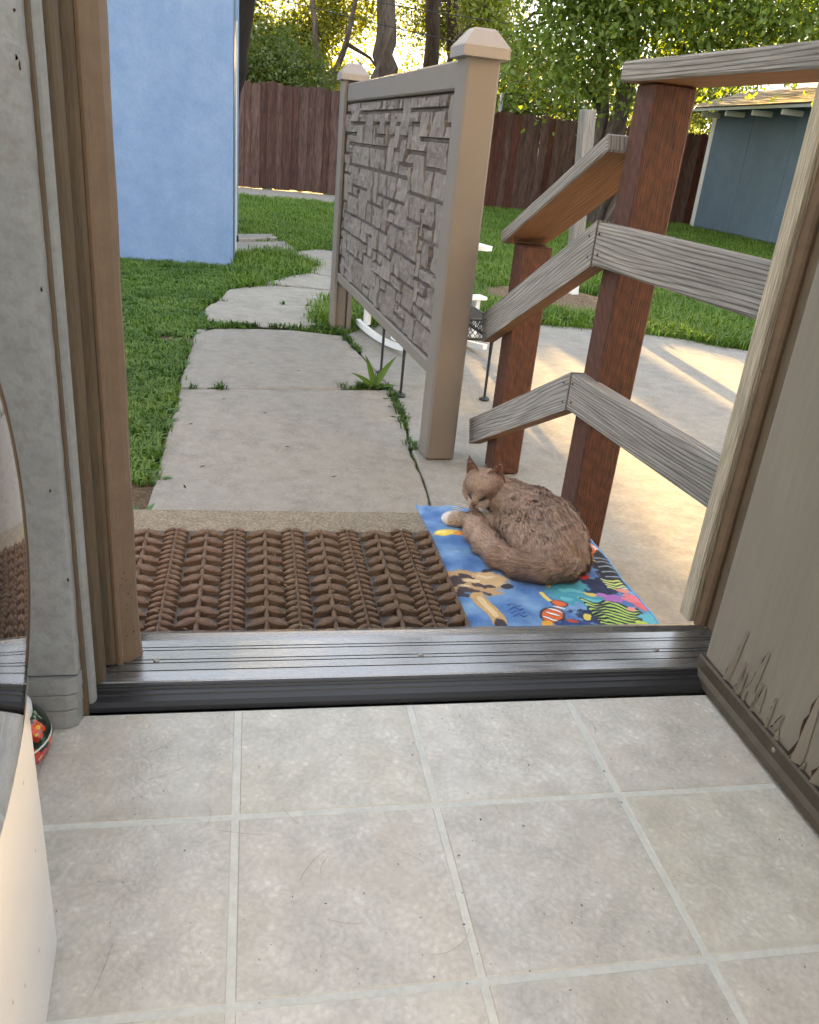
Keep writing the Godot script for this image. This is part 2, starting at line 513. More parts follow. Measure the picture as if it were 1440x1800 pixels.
# ---------------------------------------------------------------- the place
func _ready() -> void:
	rng.seed = 20
	# camera
	var cam := Camera3D.new()
	cam.name = "camera"
	add_child(cam)
	cam.transform = Transform3D(Basis(V(0.981418, 0.090786, 0.169048), V(-0.011901, 0.908095, -0.418595), V(-0.191514, 0.408805, 0.892301)), V(0, 0.74, 0))
	cam.fov = 63.975
	cam.near = 0.02
	cam.far = 400.0
	cam.current = true
	# sky, exposure
	var env := Environment.new()
	env.background_mode = Environment.BG_SKY
	var sky := Sky.new()
	var sm := ProceduralSkyMaterial.new()
	sm.sky_top_color = Color(0.675, 0.705, 0.755)
	sm.sky_horizon_color = Color(0.95, 0.93, 0.895)
	sm.sky_curve = 0.25
	sm.ground_bottom_color = Color(0.25, 0.24, 0.22)
	sm.ground_horizon_color = Color(0.55, 0.53, 0.5)
	sm.sky_energy_multiplier = 0.58
	sm.sun_angle_max = 1.0
	sky.sky_material = sm
	env.sky = sky
	env.tonemap_mode = Environment.TONE_MAPPER_LINEAR
	env.tonemap_exposure = 13.2
	env.sdfgi_enabled = true
	env.ssao_enabled = true
	env.ssil_enabled = true
	var we := WorldEnvironment.new()
	we.name = "environment"
	we.environment = env
	add_child(we)
	# low evening sun ahead, just over the trees behind the fence
	var el := deg_to_rad(8.3)
	var az := deg_to_rad(2.4)
	SUN = V(sin(az) * cos(el), sin(el), -cos(az) * cos(el))
	var sun := DirectionalLight3D.new()
	sun.name = "sun"
	sun.light_energy = 1.6
	sun.light_color = Color(1.0, 0.80, 0.50)
	sun.light_angular_distance = 0.6
	sun.shadow_enabled = true
	sun.basis = Basis.looking_at(-SUN, Vector3.UP)
	add_child(sun)

	make_materials()
	build_house()
	build_ground()
	build_door_and_frame()
	build_threshold()
	build_washer()
	build_blue_shed()
	build_grey_shed()
	build_fence()
	build_stone_fence()
	build_railing()
	build_patio_things()
	build_trees()
	build_grass()
	build_mat()
	build_towel()
	build_cat()
	build_small_things()

func quadbox(a: Vector3, b: Vector3, bev := 0.0) -> MB:
	var mb := MB.new()
	minmax(mb, a, b, bev)
	return mb

func build_house() -> void:
	# front wall with the door opening (x -0.235 .. 0.815, top 2.08), side walls, back wall with a wide window, ceiling
	struct("wall_front_left", quadbox(V(-0.95, -0.2, -1.125), V(-0.235, 2.45, -0.945)), M.wall_white)
	struct("wall_front_right", quadbox(V(0.815, -0.2, -1.125), V(2.4, 2.45, -0.945)), M.wall_white)
	struct("wall_front_top", quadbox(V(-0.235, 2.08, -1.125), V(0.815, 2.45, -0.945)), M.wall_white)
	struct("wall_left", quadbox(V(-1.1, -0.2, -1.125), V(-0.952, 2.45, 2.6)), M.wall_white)
	struct("wall_right_low", quadbox(V(2.402, -0.2, -1.125), V(2.55, 0.45, 2.6)), M.wall_white)
	struct("wall_right_high", quadbox(V(2.402, 2.15, -1.125), V(2.55, 2.45, 2.6)), M.wall_white)
	struct("wall_right_front", quadbox(V(2.402, 0.452, -1.125), V(2.55, 2.148, -0.6)), M.wall_white)
	struct("wall_right_back", quadbox(V(2.402, 0.452, 2.2), V(2.55, 2.148, 2.6)), M.wall_white)
	struct("wall_back_low", quadbox(V(-1.1, -0.2, 2.602), V(2.55, 0.25, 2.75)), M.wall_white)
	struct("wall_back_high", quadbox(V(-1.1, 2.25, 2.602), V(2.55, 2.45, 2.75)), M.wall_white)
	struct("wall_back_left", quadbox(V(-1.1, 0.252, 2.602), V(-0.75, 2.248, 2.75)), M.wall_white)
	struct("wall_back_right", quadbox(V(2.2, 0.252, 2.602), V(2.55, 2.248, 2.75)), M.wall_white)
	# ceiling with a wide skylight (x -0.4 .. 2.2, z -0.7 .. 1.8)
	struct("ceiling_front", quadbox(V(-1.1, 2.452, -1.45), V(2.55, 2.6, -0.7)), M.wall_white)
	struct("ceiling_back", quadbox(V(-1.1, 2.452, 1.8), V(2.55, 2.6, 2.95)), M.wall_white)
	struct("ceiling_left", quadbox(V(-1.1, 2.452, -0.6998), V(-0.4, 2.6, 1.7998)), M.wall_white)
	struct("ceiling_right", quadbox(V(2.2, 2.452, -0.6998), V(2.55, 2.6, 1.7998)), M.wall_white)
	# floor: a bed of pale grout with vinyl tiles standing a hair proud of it
	var bed := MB.new()
	minmax(bed, V(-0.95, -0.2, -0.9445), V(2.4, -0.0011, 2.6), 0.0)
	var floor_node := struct("floor", bed, M.grout)
	var px := 0.2425
	var pz := 0.2345
	var tm := MB.new()
	bb(tm, at(V(0, -0.003, 0)), V(px - 0.0085, 0.006, pz - 0.0085), 0.0012)
	var tile_mesh := tm.into()
	var r := RandomNumberGenerator.new()
	r.seed = 3
	for j in range(-1, 8):
		for i in range(-3, 9):
			var cx := -0.012 + px * (i + 0.5)
			var cz := -0.747 + pz * (j + 0.5)
			var mesh := tile_mesh
			if cz - pz * 0.5 < -0.943:
				var t2 := MB.new()
				var z0 := -0.9435
				var z1 := cz + pz * 0.5 - 0.00425
				bb(t2, at(V(0, -0.003, (z0 + z1) * 0.5 - cz)), V(px - 0.0085, 0.006, z1 - z0), 0.0016)
				mesh = t2.into()
			var o := part("tile", mesh, [M.vinyl, M.vinyl_b, M.vinyl_c][r.randi() % 3], floor_node)
			o.position = V(cx, r.randf_range(-0.0002, 0.0002), cz)

func poly2(a: Array) -> PackedVector2Array:
	var o := PackedVector2Array()
	for q in a:
		o.append(Vector2(q[0], q[1]))
	return o

var patio_outline: PackedVector2Array
var slabs: Array[PackedVector2Array] = []

func build_ground() -> void:
	var lawn := MB.new()
	lawn.poly([V(-80, G - 0.012, -120), V(80, G - 0.012, -120), V(80, G - 0.012, 60), V(-80, G - 0.012, 60)], [Vector2(0, 0), Vector2(1, 0), Vector2(1, 1), Vector2(0, 1)], Vector3.UP)
	struct("ground", lawn, M.turf)
	# landing in front of the door
	var land := MB.new()
	slab(land, rough_line([Vector2(-0.62, -1.127), Vector2(0.757, -1.127), Vector2(0.757, -1.728), Vector2(-0.62, -1.728)], 0.05, 0.0012, 4), L, 0.17, 0.007)
	struct("landing", land, M.landing)
	# path slabs: two big ones, then loose flags bending to the right
	var crack := [Vector2(0.49, -1.74), Vector2(0.505, -2.05), Vector2(0.522, -2.3), Vector2(0.527, -2.55), Vector2(0.556, -2.8), Vector2(0.562, -3.05), Vector2(0.583, -3.27)]
	var a := [Vector2(-0.268, -3.165), Vector2(-0.268, -1.735)]
	a.append_array(crack)
	slabs.append(rough_line(a, 0.05, 0.0035, 7))
	slabs.append(rough_line([Vector2(-0.27, -4.22), Vector2(-0.276, -3.18), Vector2(0.572, -3.285), Vector2(0.53, -3.7), Vector2(0.46, -4.24), Vector2(0.2, -4.31), Vector2(-0.05, -4.28)], 0.05, 0.004, 8))
	var flags := [
		[[-0.19, -4.40], [-0.21, -4.71], [-0.17, -4.94], [0.34, -4.96], [0.29, -4.40], [0.05, -4.345]],
		[[-0.16, -4.97], [-0.09, -5.37], [0.1, -5.61], [0.52, -5.55], [0.5, -5.38], [0.35, -4.99]],
		[[0.11, -5.66], [0.3, -6.04], [0.41, -6.22], [0.60, -6.03], [0.56, -5.6]],
		[[0.43, -6.30], [0.52, -6.59], [0.67, -6.95], [0.80, -6.8], [0.63, -6.12]],
		[[0.30, -7.19], [0.57, -7.60], [0.78, -7.46], [0.74, -7.03], [0.52, -6.71], [0.45, -6.95]],
		[[-0.13, -7.55], [0.28, -7.92], [0.30, -7.42], [-0.11, -7.0]],
		[[-0.10, -8.0], [0.16, -8.2], [0.17, -7.95], [-0.1, -7.66]]]
	for q in flags.size():
		var pts := []
		var mid := Vector2.ZERO
		for w in flags[q]:
			mid += Vector2(w[0], w[1]) / flags[q].size()
		for w in flags[q]:
			var e := Vector2(w[0], w[1])
			pts.append(e + (e - mid).normalized() * Vector2(0.05, 0.012))
		slabs.append(rough_line(pts, 0.06, 0.01, 20 + q))
	for q in slabs.size():
		var mb := MB.new()
		slab(mb, slabs[q], G + (0.0 if q < 2 else [0.006, 0.003, 0.008, 0.004, 0.012, 0.025, 0.045][q - 2]), 0.08, 0.006)
		struct("path_slab", mb, M.concrete if q < 2 else M.flag)
	# patio, a hair-line crack away from the path
	var p := []
	for q in crack:
		p.append(q + Vector2(0.009, 0.0))
	for q in [Vector2(0.582, -3.29), Vector2(0.542, -3.7), Vector2(0.473, -4.25), Vector2(0.62, -4.52), Vector2(0.9, -4.8), Vector2(1.2, -4.93), Vector2(1.517, -4.95), Vector2(1.75, -4.85), Vector2(2.21, -4.80), Vector2(2.6, -4.66), Vector2(2.95, -4.38), Vector2(3.4, -3.9), Vector2(3.9, -3.0), Vector2(4.2, -1.8), Vector2(4.2, -1.13), Vector2(0.764, -1.13), Vector2(0.764, -1.737)]:
		p.append(q)
	patio_outline = rough_line(p, 0.08, 0.003, 9)
	var pm := MB.new()
	slab(pm, patio_outline, G - 0.001, 0.08, 0.005)
	struct("patio", pm, M.patio)
	# pavement along the foot of the back fence
	var kerb := MB.new()
	slab(kerb, rough_line([Vector2(-6, -15.0), Vector2(-6, -13.6), Vector2(-0.6, -13.2), Vector2(1.3, -12.6), Vector2(1.9, -13.2), Vector2(1.9, -15.0)], 0.3, 0.03, 12), G + 0.01, 0.06, 0.01)
	struct("pavement", kerb, M.concrete)
	# bare earth round the leaning post, and bald patches in the lawn
	var mul := MB.new()
	var cx := 2.2
	var cz := -5.75
	var seg := 20
	var rings := []
	for k in 6:
		var row := []
		for w in seg:
			var an := TAU * w / seg
			var rr := k / 5.0 * (0.62 + 0.12 * sin(an * 3.0 + 1.0))
			var y := G + 0.05 * (1.0 - k / 5.0) + (0.012 * sin(an * 5 + k * 2.1) if k > 0 and k < 5 else 0.0) - (0.02 if k == 5 else 0.0)
			row.append(mul.vert(V(cx + cos(an) * rr * 1.25, y, cz + sin(an) * rr), Vector3.UP, Vector2.ZERO))
		rings.append(row)
	for k in 5:
		for w in seg:
			mul.face(rings[k][w], rings[k + 1][(w + 1) % seg], rings[k + 1][w])
			mul.face(rings[k][w], rings[k][(w + 1) % seg], rings[k + 1][(w + 1) % seg])
	struct("bare_earth", mul, M.mulch)
	for q in [[-0.36, -3.98, 0.16, 0.07], [-0.33, -2.12, 0.13, 0.16], [0.62, -4.45, 0.15, 0.1]]:
		var e := PackedVector2Array()
		for w in 14:
			var an := TAU * w / 14.0
			e.append(Vector2(q[0] + cos(an) * q[2] * (1 + 0.2 * sin(w * 2.7)), q[1] + sin(an) * q[3] * (1 + 0.25 * cos(w * 1.9))))
		var sm := MB.new()
		slab(sm, e, G - 0.004, 0.02, 0.012)
		struct("soil_patch", sm, M.soil)

func prism_y(mb: MB, plan: Array, y0: float, y1: float) -> void:
	# plan in (x, z), raised from y0 to y1
	var o := PackedVector2Array()
	for q in plan:
		o.append(Vector2(q[0], -q[1]))
	extrude(mb, o, Transform3D(Basis(Vector3.RIGHT, -PI / 2), V(0, y0, 0)), y1 - y0)

func screw(mb: MB, p: Vector3, nn: Vector3, r: float) -> void:
	var b := Basis()
	var y := nn.normalized()
	var x := y.cross(V(0.31, 0.2, 0.93)).normalized()
	b = Basis(x, y, x.cross(y))
	lathe(mb, [Vector2(r, 0), Vector2(r * 0.95, r * 0.22), Vector2(r * 0.55, r * 0.45), Vector2(r * 0.42, r * 0.3), Vector2(0.0, r * 0.25)], p, 10, b)

func build_door_and_frame() -> void:
	var f := thing("door_frame", "worn white and brown door frame with tan weatherstrip around the open doorway", "door frame")
	# left side: casing with a chipped edge, plinth block, jamb mouldings, tan foam weatherstrip
	var r := RandomNumberGenerator.new()
	r.seed = 31
	var cas := MB.new()
	var step := 0.02
	var y := 0.078
	var prev := -0.2145
	while y < 2.15:
		var e := -0.2127 + r.randf_range(-0.0005, 0.0004) - (0.0016 * maxf(0.0, sin(y * 7.0 + 1.0)) ** 8)
		var y2 := y + step
		cas.poly([V(-0.33, y, -0.9285), V(prev - 0.003, y, -0.9285), V(e - 0.003, y2, -0.9285), V(-0.33, y2, -0.9285)], [Vector2(0, y), Vector2(0.1, y), Vector2(0.1, y2), Vector2(0, y2)], V(0, 0, 1))
		cas.poly([V(prev - 0.003, y, -0.9285), V(prev, y, -0.9315), V(e, y2, -0.9315), V(e - 0.003, y2, -0.9285)], [Vector2(0, y), Vector2(0.1, y), Vector2(0.1, y2), Vector2(0, y2)], V(1, 0, 1))
		cas.poly([V(prev, y, -0.9315), V(prev, y, -0.9449), V(e, y2, -0.9449), V(e, y2, -0.9315)], [Vector2(0, y), Vector2(0.1, y), Vector2(0.1, y2), Vector2(0, y2)], V(1, 0, 0))
		prev = e
		y = y2
	put("casing", cas, M.casing_paint, f)
	for k in 12:
		var ch := MB.new()
		var cy := r.randf_range(0.12, 1.1)
		var cx := -0.2165 - (r.randf() ** 3) * 0.03
		var cp := []
		var cu := []
		for w in 7:
			var an := TAU * w / 7.0
			cp.append(V(cx + cos(an) * r.randf_range(0.0006, 0.0016), cy + sin(an) * r.randf_range(0.001, 0.006), -0.9281))
			cu.append(Vector2(cp[w].y, cp[w].x))
		ch.poly(cp, cu, V(0, 0, 1))
		put("paint_chip", ch, M.bare_wood, f)
	var pl := MB.new()
	prism_y(pl, [[-0.33, -0.9449], [-0.33, -0.921], [-0.228, -0.921], [-0.2165, -0.926], [-0.2135, -0.9449]], 0.052, 0.0755)
	prism_y(pl, [[-0.33, -0.9449], [-0.33, -0.9195], [-0.2305, -0.9195], [-0.2175, -0.925], [-0.2145, -0.9449]], 0.0285, 0.0508)
	prism_y(pl, [[-0.33, -0.9449], [-0.33, -0.918], [-0.232, -0.918], [-0.219, -0.924], [-0.2155, -0.9449]], 0.001, 0.0272)
	put("plinth_block", pl, M.casing_paint, f)
	var jm := MB.new()
	prism_y(jm, [[-0.2345, -0.9455], [-0.2095, -0.9455], [-0.2095, -0.955], [-0.2125, -0.956], [-0.2125, -1.13], [-0.2345, -1.13]], -0.04, 2.0795)
	put("jamb", jm, M.brown_jamb, f)
	var bead := MB.new()
	prism_y(bead, [[-0.2123, -0.957], [-0.206, -0.9575], [-0.2025, -0.961], [-0.2015, -0.967], [-0.2035, -0.9725], [-0.2123, -0.974]], 0.002, 2.0795)
	put("bead_moulding", bead, M.casing_paint, f)
	var stp := MB.new()
	prism_y(stp, [[-0.2123, -0.985], [-0.2, -0.986], [-0.1965, -0.99], [-0.196, -1.012], [-0.2, -1.016], [-0.2123, -1.017]], 0.002, 2.0795)
	prism_y(stp, [[-0.2123, -1.03], [-0.19, -1.03], [-0.1855, -1.033], [-0.185, -1.12], [-0.2123, -1.12]], 0.021, 2.0795)
	put("stop_moulding", stp, M.brown_jamb, f)
	var fl := MB.new()   # foam strip, swollen and curling out a little at the foot
	var rows := 40
	var prof := [Vector2(-0.1848, -1.034), Vector2(-0.181, -1.0325), Vector2(-0.1775, -1.035), Vector2(-0.177, -1.04), Vector2(-0.170, -1.043), Vector2(-0.1625, -1.051), Vector2(-0.1575, -1.060), Vector2(-0.1565, -1.066), Vector2(-0.159, -1.067), Vector2(-0.166, -1.06), Vector2(-0.1848, -1.055)]
	var grid := []
	for k in rows + 1:
		var yy := 0.014 + (2.06 - 0.014) * pow(float(k) / rows, 1.8)
		var flare := 0.006 * exp(-yy * 28.0)
		var row := []
		for w in prof.size():
			var q: Vector2 = prof[w]
			var out := clampf((q.x + 0.1848) / 0.028, 0, 1)
			row.append(V(q.x + flare * out + 0.0006 * sin(yy * 31.0 + w) * out, yy - 0.004 * out * float(k == 0), q.y + flare * 0.5 * out))
		grid.append(row)
	for w in prof.size() - 1:
		for k in rows:
			fl.poly([grid[k][w], grid[k][w + 1], grid[k + 1][w + 1], grid[k + 1][w]], [Vector2(0, 0), Vector2(1, 0), Vector2(1, 1), Vector2(0, 1)], V(1, 0, 1) if w < 7 else V(0.3, 0, -1))
	var strip := put("weatherstrip", fl, M.foam, f)
	strip.set_meta("label", "tan foam weatherstrip down the left side of the doorway")
	var specks := MB.new()
	for k in 22:
		var yy: float = r.randf_range(0.02, 0.17)
		var x0: float = r.randf_range(-0.176, -0.161)
		var z0 := -1.041 - (x0 + 0.174) * 0.75 + 0.0015
		specks.poly([V(x0, yy, z0), V(x0 + r.randf_range(0.001, 0.004), yy - r.randf_range(0, 0.003), z0 - 0.001), V(x0 + 0.002, yy + 0.0012, z0)], [Vector2.ZERO, Vector2.ZERO, Vector2.ZERO], V(1, 0, 1))
	put("stain", specks, M.bare_wood, strip)
	# right side (hinge side): jamb, outer trim board and foam strip
	var rj := MB.new()
	prism_y(rj, [[0.8145, -0.9455], [0.79, -0.9455], [0.79, -1.126], [0.8145, -1.126]], -0.04, 2.0795)
	put("jamb", rj, M.brown_jamb, f)
	var tr := MB.new()
	bb(tr, at(V(0.8065, 1.04, -1.146)), V(0.089, 2.05, 0.034), 0.003, 1, Vector2(0.1, 0.05))
	var trim := put("outer_trim", tr, M.beige_trim, f)
	trim.set_meta("label", "rough beige outer trim board beside the open door")
	var nail := MB.new()
	for yy in [0.22, 0.47]:
		screw(nail, V(0.7745, yy, -1.1285), V(0, 0, 1), 0.0022)
	put("nail", nail, M.steel_screw, trim)
	var fr := MB.new()
	prism_y(fr, [[0.7895, -1.1135], [0.785, -1.113], [0.780, -1.116], [0.7755, -1.1225], [0.7745, -1.1285], [0.7895, -1.1285]], 0.012, 2.07)
	put("weatherstrip", fr, M.foam, f)
	var head := MB.new()
	minmax(head, V(-0.2345, 2.06, -1.125), V(0.8145, 2.0798, -0.9455), 0.002)
	put("head_jamb", head, M.brown_jamb, f)

	# the door, swung ninety degrees into the room, its weathered outer face towards us
	var d := thing("door", "grey painted wooden door swung inward, paint peeling along its bottom edge", "door")
	var leaf := MB.new()
	var x0 := 0.715
	# outer face as a fine grid so that the paint film can swell, split and flake near the foot
	var nz := 90
	var ny := 60
	var fn := FastNoiseLite.new()
	fn.seed = 8
	fn.frequency = 1.0
	var pos := []
	for j in ny + 1:
		var yy := 0.036 + 2.0 * pow(float(j) / ny, 2.2)
		var row := []
		for i in nz + 1:
			var zz := -0.992 + 0.9 * float(i) / nz
			var low := clampf(1.0 - (yy - 0.036) / 0.12, 0, 1)
			var nn := fn.get_noise_2d(zz * 60.0, yy * 7.0)
			var dx := nn * 0.0009 * low + fn.get_noise_2d(zz * 7.0 + 50.0, yy * 4.0) * 0.0004
			row.append(V(x0 - dx - (0.0 if i > 0 else -0.003), yy, zz))
		pos.append(row)
	for j in ny:
		for i in nz:
			var uv := []
			var q := [pos[j][i], pos[j][i + 1], pos[j + 1][i + 1], pos[j + 1][i]]
			for w in q:
				uv.append(Vector2(w.y, w.z))
			leaf.poly(q, uv, V(-1, 0, 0))
	leaf.poly([V(0.76, 0.036, -0.992), pos[0][0], pos[ny][0], V(0.76, 2.036, -0.992)], [Vector2(0, 0), Vector2(0, 0.04), Vector2(2, 0.04), Vector2(2, 0)], V(0, 0, -1))
	leaf.poly([V(0.76, 0.036, -0.092), V(x0, 0.036, -0.092), V(x0, 2.036, -0.092), V(0.76, 2.036, -0.092)], [Vector2(0, 0), Vector2(0, 0.04), Vector2(2, 0.04), Vector2(2, 0)], V(0, 0, 1))
	leaf.poly([V(0.76, 0.036, -0.992), V(0.76, 0.036, -0.092), V(0.76, 2.036, -0.092), V(0.76, 2.036, -0.992)], [Vector2(0, 0), Vector2(0, 0.9), Vector2(2, 0.9), Vector2(2, 0)], V(1, 0, 0))
	leaf.poly([V(x0, 2.036, -0.992), V(0.76, 2.036, -0.992), V(0.76, 2.036, -0.092), V(x0, 2.036, -0.092)], [Vector2(0, 0), Vector2(0, 0.04), Vector2(1, 0.04), Vector2(1, 0)], Vector3.UP)
	leaf.poly([V(x0, 0.036, -0.992), V(0.76, 0.036, -0.992), V(0.76, 0.036, -0.092), V(x0, 0.036, -0.092)], [Vector2(0, 0), Vector2(0, 0.04), Vector2(1, 0.04), Vector2(1, 0)], Vector3.DOWN)
	put("leaf", leaf, M.door_paint, d)
	# lifted slivers of veneer and the bare wood in the splits
	var curl := MB.new()
	var bare := MB.new()
	var cracks := [[0.045, -0.924, 0.14, -0.907, 0.006], [0.068, -0.865, 0.142, -0.853, 0.007], [0.05, -0.842, 0.095, -0.838, 0.006], [0.05, -0.80, 0.082, -0.79, 0.005], [0.045, -0.745, 0.16, -0.742, 0.012], [0.045, -0.705, 0.12, -0.69, 0.008], [0.05, -0.888, 0.085, -0.884, 0.004], [0.045, -0.65, 0.13, -0.64, 0.007], [0.045, -0.56, 0.1, -0.55, 0.007], [0.05, -0.45, 0.12, -0.445, 0.006]]
	for q in 40:
		var zz: float = r.randf_range(-0.93, -0.2)
		cracks.append([0.042, zz, 0.042 + r.randf_range(0.012, 0.06), zz + r.randf_range(-0.002, 0.006), r.randf_range(0.002, 0.0045)])
	for q in cracks:
		var k := 8
		var last := []
		var lastb := []
		for w in k + 1:
			var t := float(w) / k
			var yy: float = lerpf(q[0], q[2], t)
			var zz: float = lerpf(q[1], q[3], t) + r.randf_range(-0.0006, 0.0006)
			var wd: float = q[4] * 0.62 * pow(1.0 - t, 0.6) + 0.0003 + r.randf_range(0, 0.0005)
			var lift: float = minf(0.009, q[4] * 1.1) * pow(1.0 - t, 0.7)
			var row := [V(x0 - 0.0016, yy, zz + wd * 1.7), V(x0 - 0.0024 - lift * 0.4, yy, zz + wd * 0.8), V(x0 - 0.0028 - lift * 0.8, yy, zz + wd * 0.05)]
			var rb := [V(x0 - 0.0021 - r.randf_range(0, 0.0003), yy, zz - wd * (0.9 + r.randf() * 1.1)), V(x0 - 0.0021, yy, zz + wd * 0.9)]
			if w > 0:
				for e in 2:
					curl.poly([last[e], last[e + 1], row[e + 1], row[e]], [Vector2(yy, 0), Vector2(yy, 0.004), Vector2(yy + 0.01, 0.004), Vector2(yy + 0.01, 0)], V(-1, 0, 0.3))
				bare.poly([lastb[0], lastb[1], rb[1], rb[0]], [Vector2(yy, zz), Vector2(yy, zz + wd), Vector2(yy + 0.01, zz + wd), Vector2(yy + 0.01, zz)], V(-1, 0, 0))
			last = row
			lastb = rb
	put("peeling_paint", curl, M.door_paint, d)
	put("bare_wood", bare, M.bare_wood, d)
	# aluminium drip strip with its sweep lip
	var sw := MB.new()
	var prof2 := PackedVector2Array([Vector2(0.7095, 0.043), Vector2(0.7065, 0.040), Vector2(0.7062, 0.022), Vector2(0.701, 0.0145), Vector2(0.6985, 0.006), Vector2(0.7035, 0.006), Vector2(0.7145, 0.020), Vector2(0.7145, 0.043)])
	extrude(sw, prof2, Transform3D(Basis(), V(0, 0, -0.994)), 0.9)
	var sweep := put("bottom_strip", sw, M.dull_aluminium, d)
	var ss := MB.new()
	for zz in [-0.779, -0.48, -0.2]:
		screw(ss, V(0.7062, 0.032, zz), V(-1, 0, 0), 0.004)
	put("screw", ss, M.steel_screw, sweep)
	var lip := MB.new()
	minmax(lip, V(0.722, 0.0035, -0.985), V(0.728, 0.0358, -0.1), 0.0)
	put("rubber_lip", lip, M.black_vinyl, sweep)
	for yy in [0.25, 1.05, 1.85]:
		var hg := MB.new()
		tube(hg, [V(0.772, yy - 0.045, -0.9995), V(0.772, yy + 0.045, -0.9995)], [0.006], 10)
		minmax(hg, V(0.7615, yy - 0.045, -0.999), V(0.7635, yy + 0.045, -0.955), 0.0)
		put("hinge", hg, M.steel_screw, d)

func build_threshold() -> void:
	var t := thing("door_threshold", "ribbed aluminium threshold with a black front edge across the doorway", "threshold")
	# cross-section: z (towards the room) against y
	var pts := [[-1.155, -0.046], [-1.155, -0.004], [-1.118, 0.0135], [-1.1155, 0.0175], [-1.113, 0.0145], [-1.110, 0.0145], [-1.1075, 0.018], [-1.105, 0.0152], [-1.102, 0.0152], [-1.0995, 0.0187], [-1.097, 0.016]]
	var bands := [[-1.096, -1.078], [-1.0755, -1.070], [-1.0675, -1.0455], [-1.043, -1.037], [-1.0345, -1.0175], [-1.015, -1.0105]]
	for b in bands:
		var yy: float = 0.0175 + (b[0] + 1.096) * 0.018
		pts.append([b[0], yy]); pts.append([b[1], yy + (b[1] - b[0]) * 0.018])
		pts.append([b[1] + 0.0003, yy - 0.0042]); pts.append([b[1] + 0.0021, yy - 0.0042])
	pts.append([-1.008, 0.0222]); pts.append([-0.9885, 0.0218]); pts.append([-0.9868, 0.020]); pts.append([-0.9868, -0.046])
	var o := PackedVector2Array()
	for q in pts:
		o.append(Vector2(-q[0], q[1]))
	var mb := MB.new()
	# local x = -z, y = y, extruded along world x
	extrude(mb, o, Transform3D(Basis(V(0, 0, -1), V(0, 1, 0), V(1, 0, 0)), V(-0.2118, 0, 0)), 1.0015)
	put("plate", mb, M.aluminium, t)
	var nose := MB.new()
	var np := [[-0.9865, -0.0015], [-0.9865, 0.0198], [-0.983, 0.0196], [-0.982, 0.0172], [-0.979, 0.0168], [-0.978, 0.0145], [-0.970, 0.0136], [-0.969, 0.0118], [-0.958, 0.0098], [-0.952, 0.0055], [-0.951, -0.0015]]
	var no := PackedVector2Array()
	for q in np:
		no.append(Vector2(-q[0], q[1]))
	extrude(nose, no, Transform3D(Basis(V(0, 0, -1), V(0, 1, 0), V(1, 0, 0)), V(-0.2118, 0, 0)), 1.0015)
	put("front_edge", nose, M.black_vinyl, t)
	for q in [[-0.131, -1.041], [0.264, -1.041], [0.66, -1.041]]:
		var s := MB.new()
		screw(s, V(q[0], 0.0186, q[1]), Vector3.UP, 0.0045)
		put("screw", s, M.steel_screw, t)

func build_washer() -> void:
	# front-loading machine close on the left, turned five degrees; its front faces right
	var w := thing("washing_machine", "white front-loading washing machine with a dark bulging glass door", "washing machine", "", V(-0.177, 0, -0.594))
	var tt := V(0.087, 0, 0.996).normalized()
	var nn := V(0.996, 0, -0.087).normalized()
	var b := Basis(tt, Vector3.UP, -nn)     # local x along the front towards us, y up, z into the machine
	var enamel := mat("enamel", Color(0.88, 0.885, 0.89), 0.16)
	var body := MB.new()
	bb(body, Transform3D(b, b * V(0.298, 0.425, 0.302)), V(0.594, 0.838, 0.604), 0.006)
	put("cabinet", body, enamel, w)
	var panel := MB.new()
	bb(panel, Transform3D(b, b * V(0.298, 0.79, -0.006)), V(0.594, 0.11, 0.016), 0.004)
	put("control_panel", panel, M.black_metal, w)
	var ctr := b * V(0.24, 0.53, 0.0)
	var lb := Basis(tt, nn, tt.cross(nn))
	var ring := MB.new()
	lathe(ring, [Vector2(0.186, -0.002), Vector2(0.186, 0.002), Vector2(0.183, 0.004), Vector2(0.178, 0.004), Vector2(0.176, 0.0)], ctr, 48, lb)
	var dm := mat("smoked_glass", lin(0.012, 0.012, 0.014), 0.05)
	dm.clearcoat_enabled = true
	dm.clearcoat = 1.0
	dm.clearcoat_roughness = 0.03
	var dome := MB.new()
	var prof := []
	for k in 13:
		var a := float(k) / 12.0 * PI / 2
		prof.append(Vector2(0.178 * cos(a), 0.0005 + 0.047 * sin(a)))
	lathe(dome, prof, ctr, 64, lb)
	var door := put("door", dome, dm, w)
	put("door_ring", ring, M.black_metal, door)
	var r := RandomNumberGenerator.new()
	r.seed = 77
	for k in 16:
		var scuff := MB.new()
		var p := V(r.randf_range(0.03, 0.25), r.randf_range(0.03, 0.3), -0.0006)
		var l: float = r.randf_range(0.002, 0.008)
		scuff.poly([b * p, b * (p + V(0.001, -l, 0)), b * (p + V(0.0022, -l * 0.5, 0))], [Vector2.ZERO, Vector2.ZERO, Vector2.ZERO], nn)
		put("scuff_mark", scuff, M.bare_wood, w)

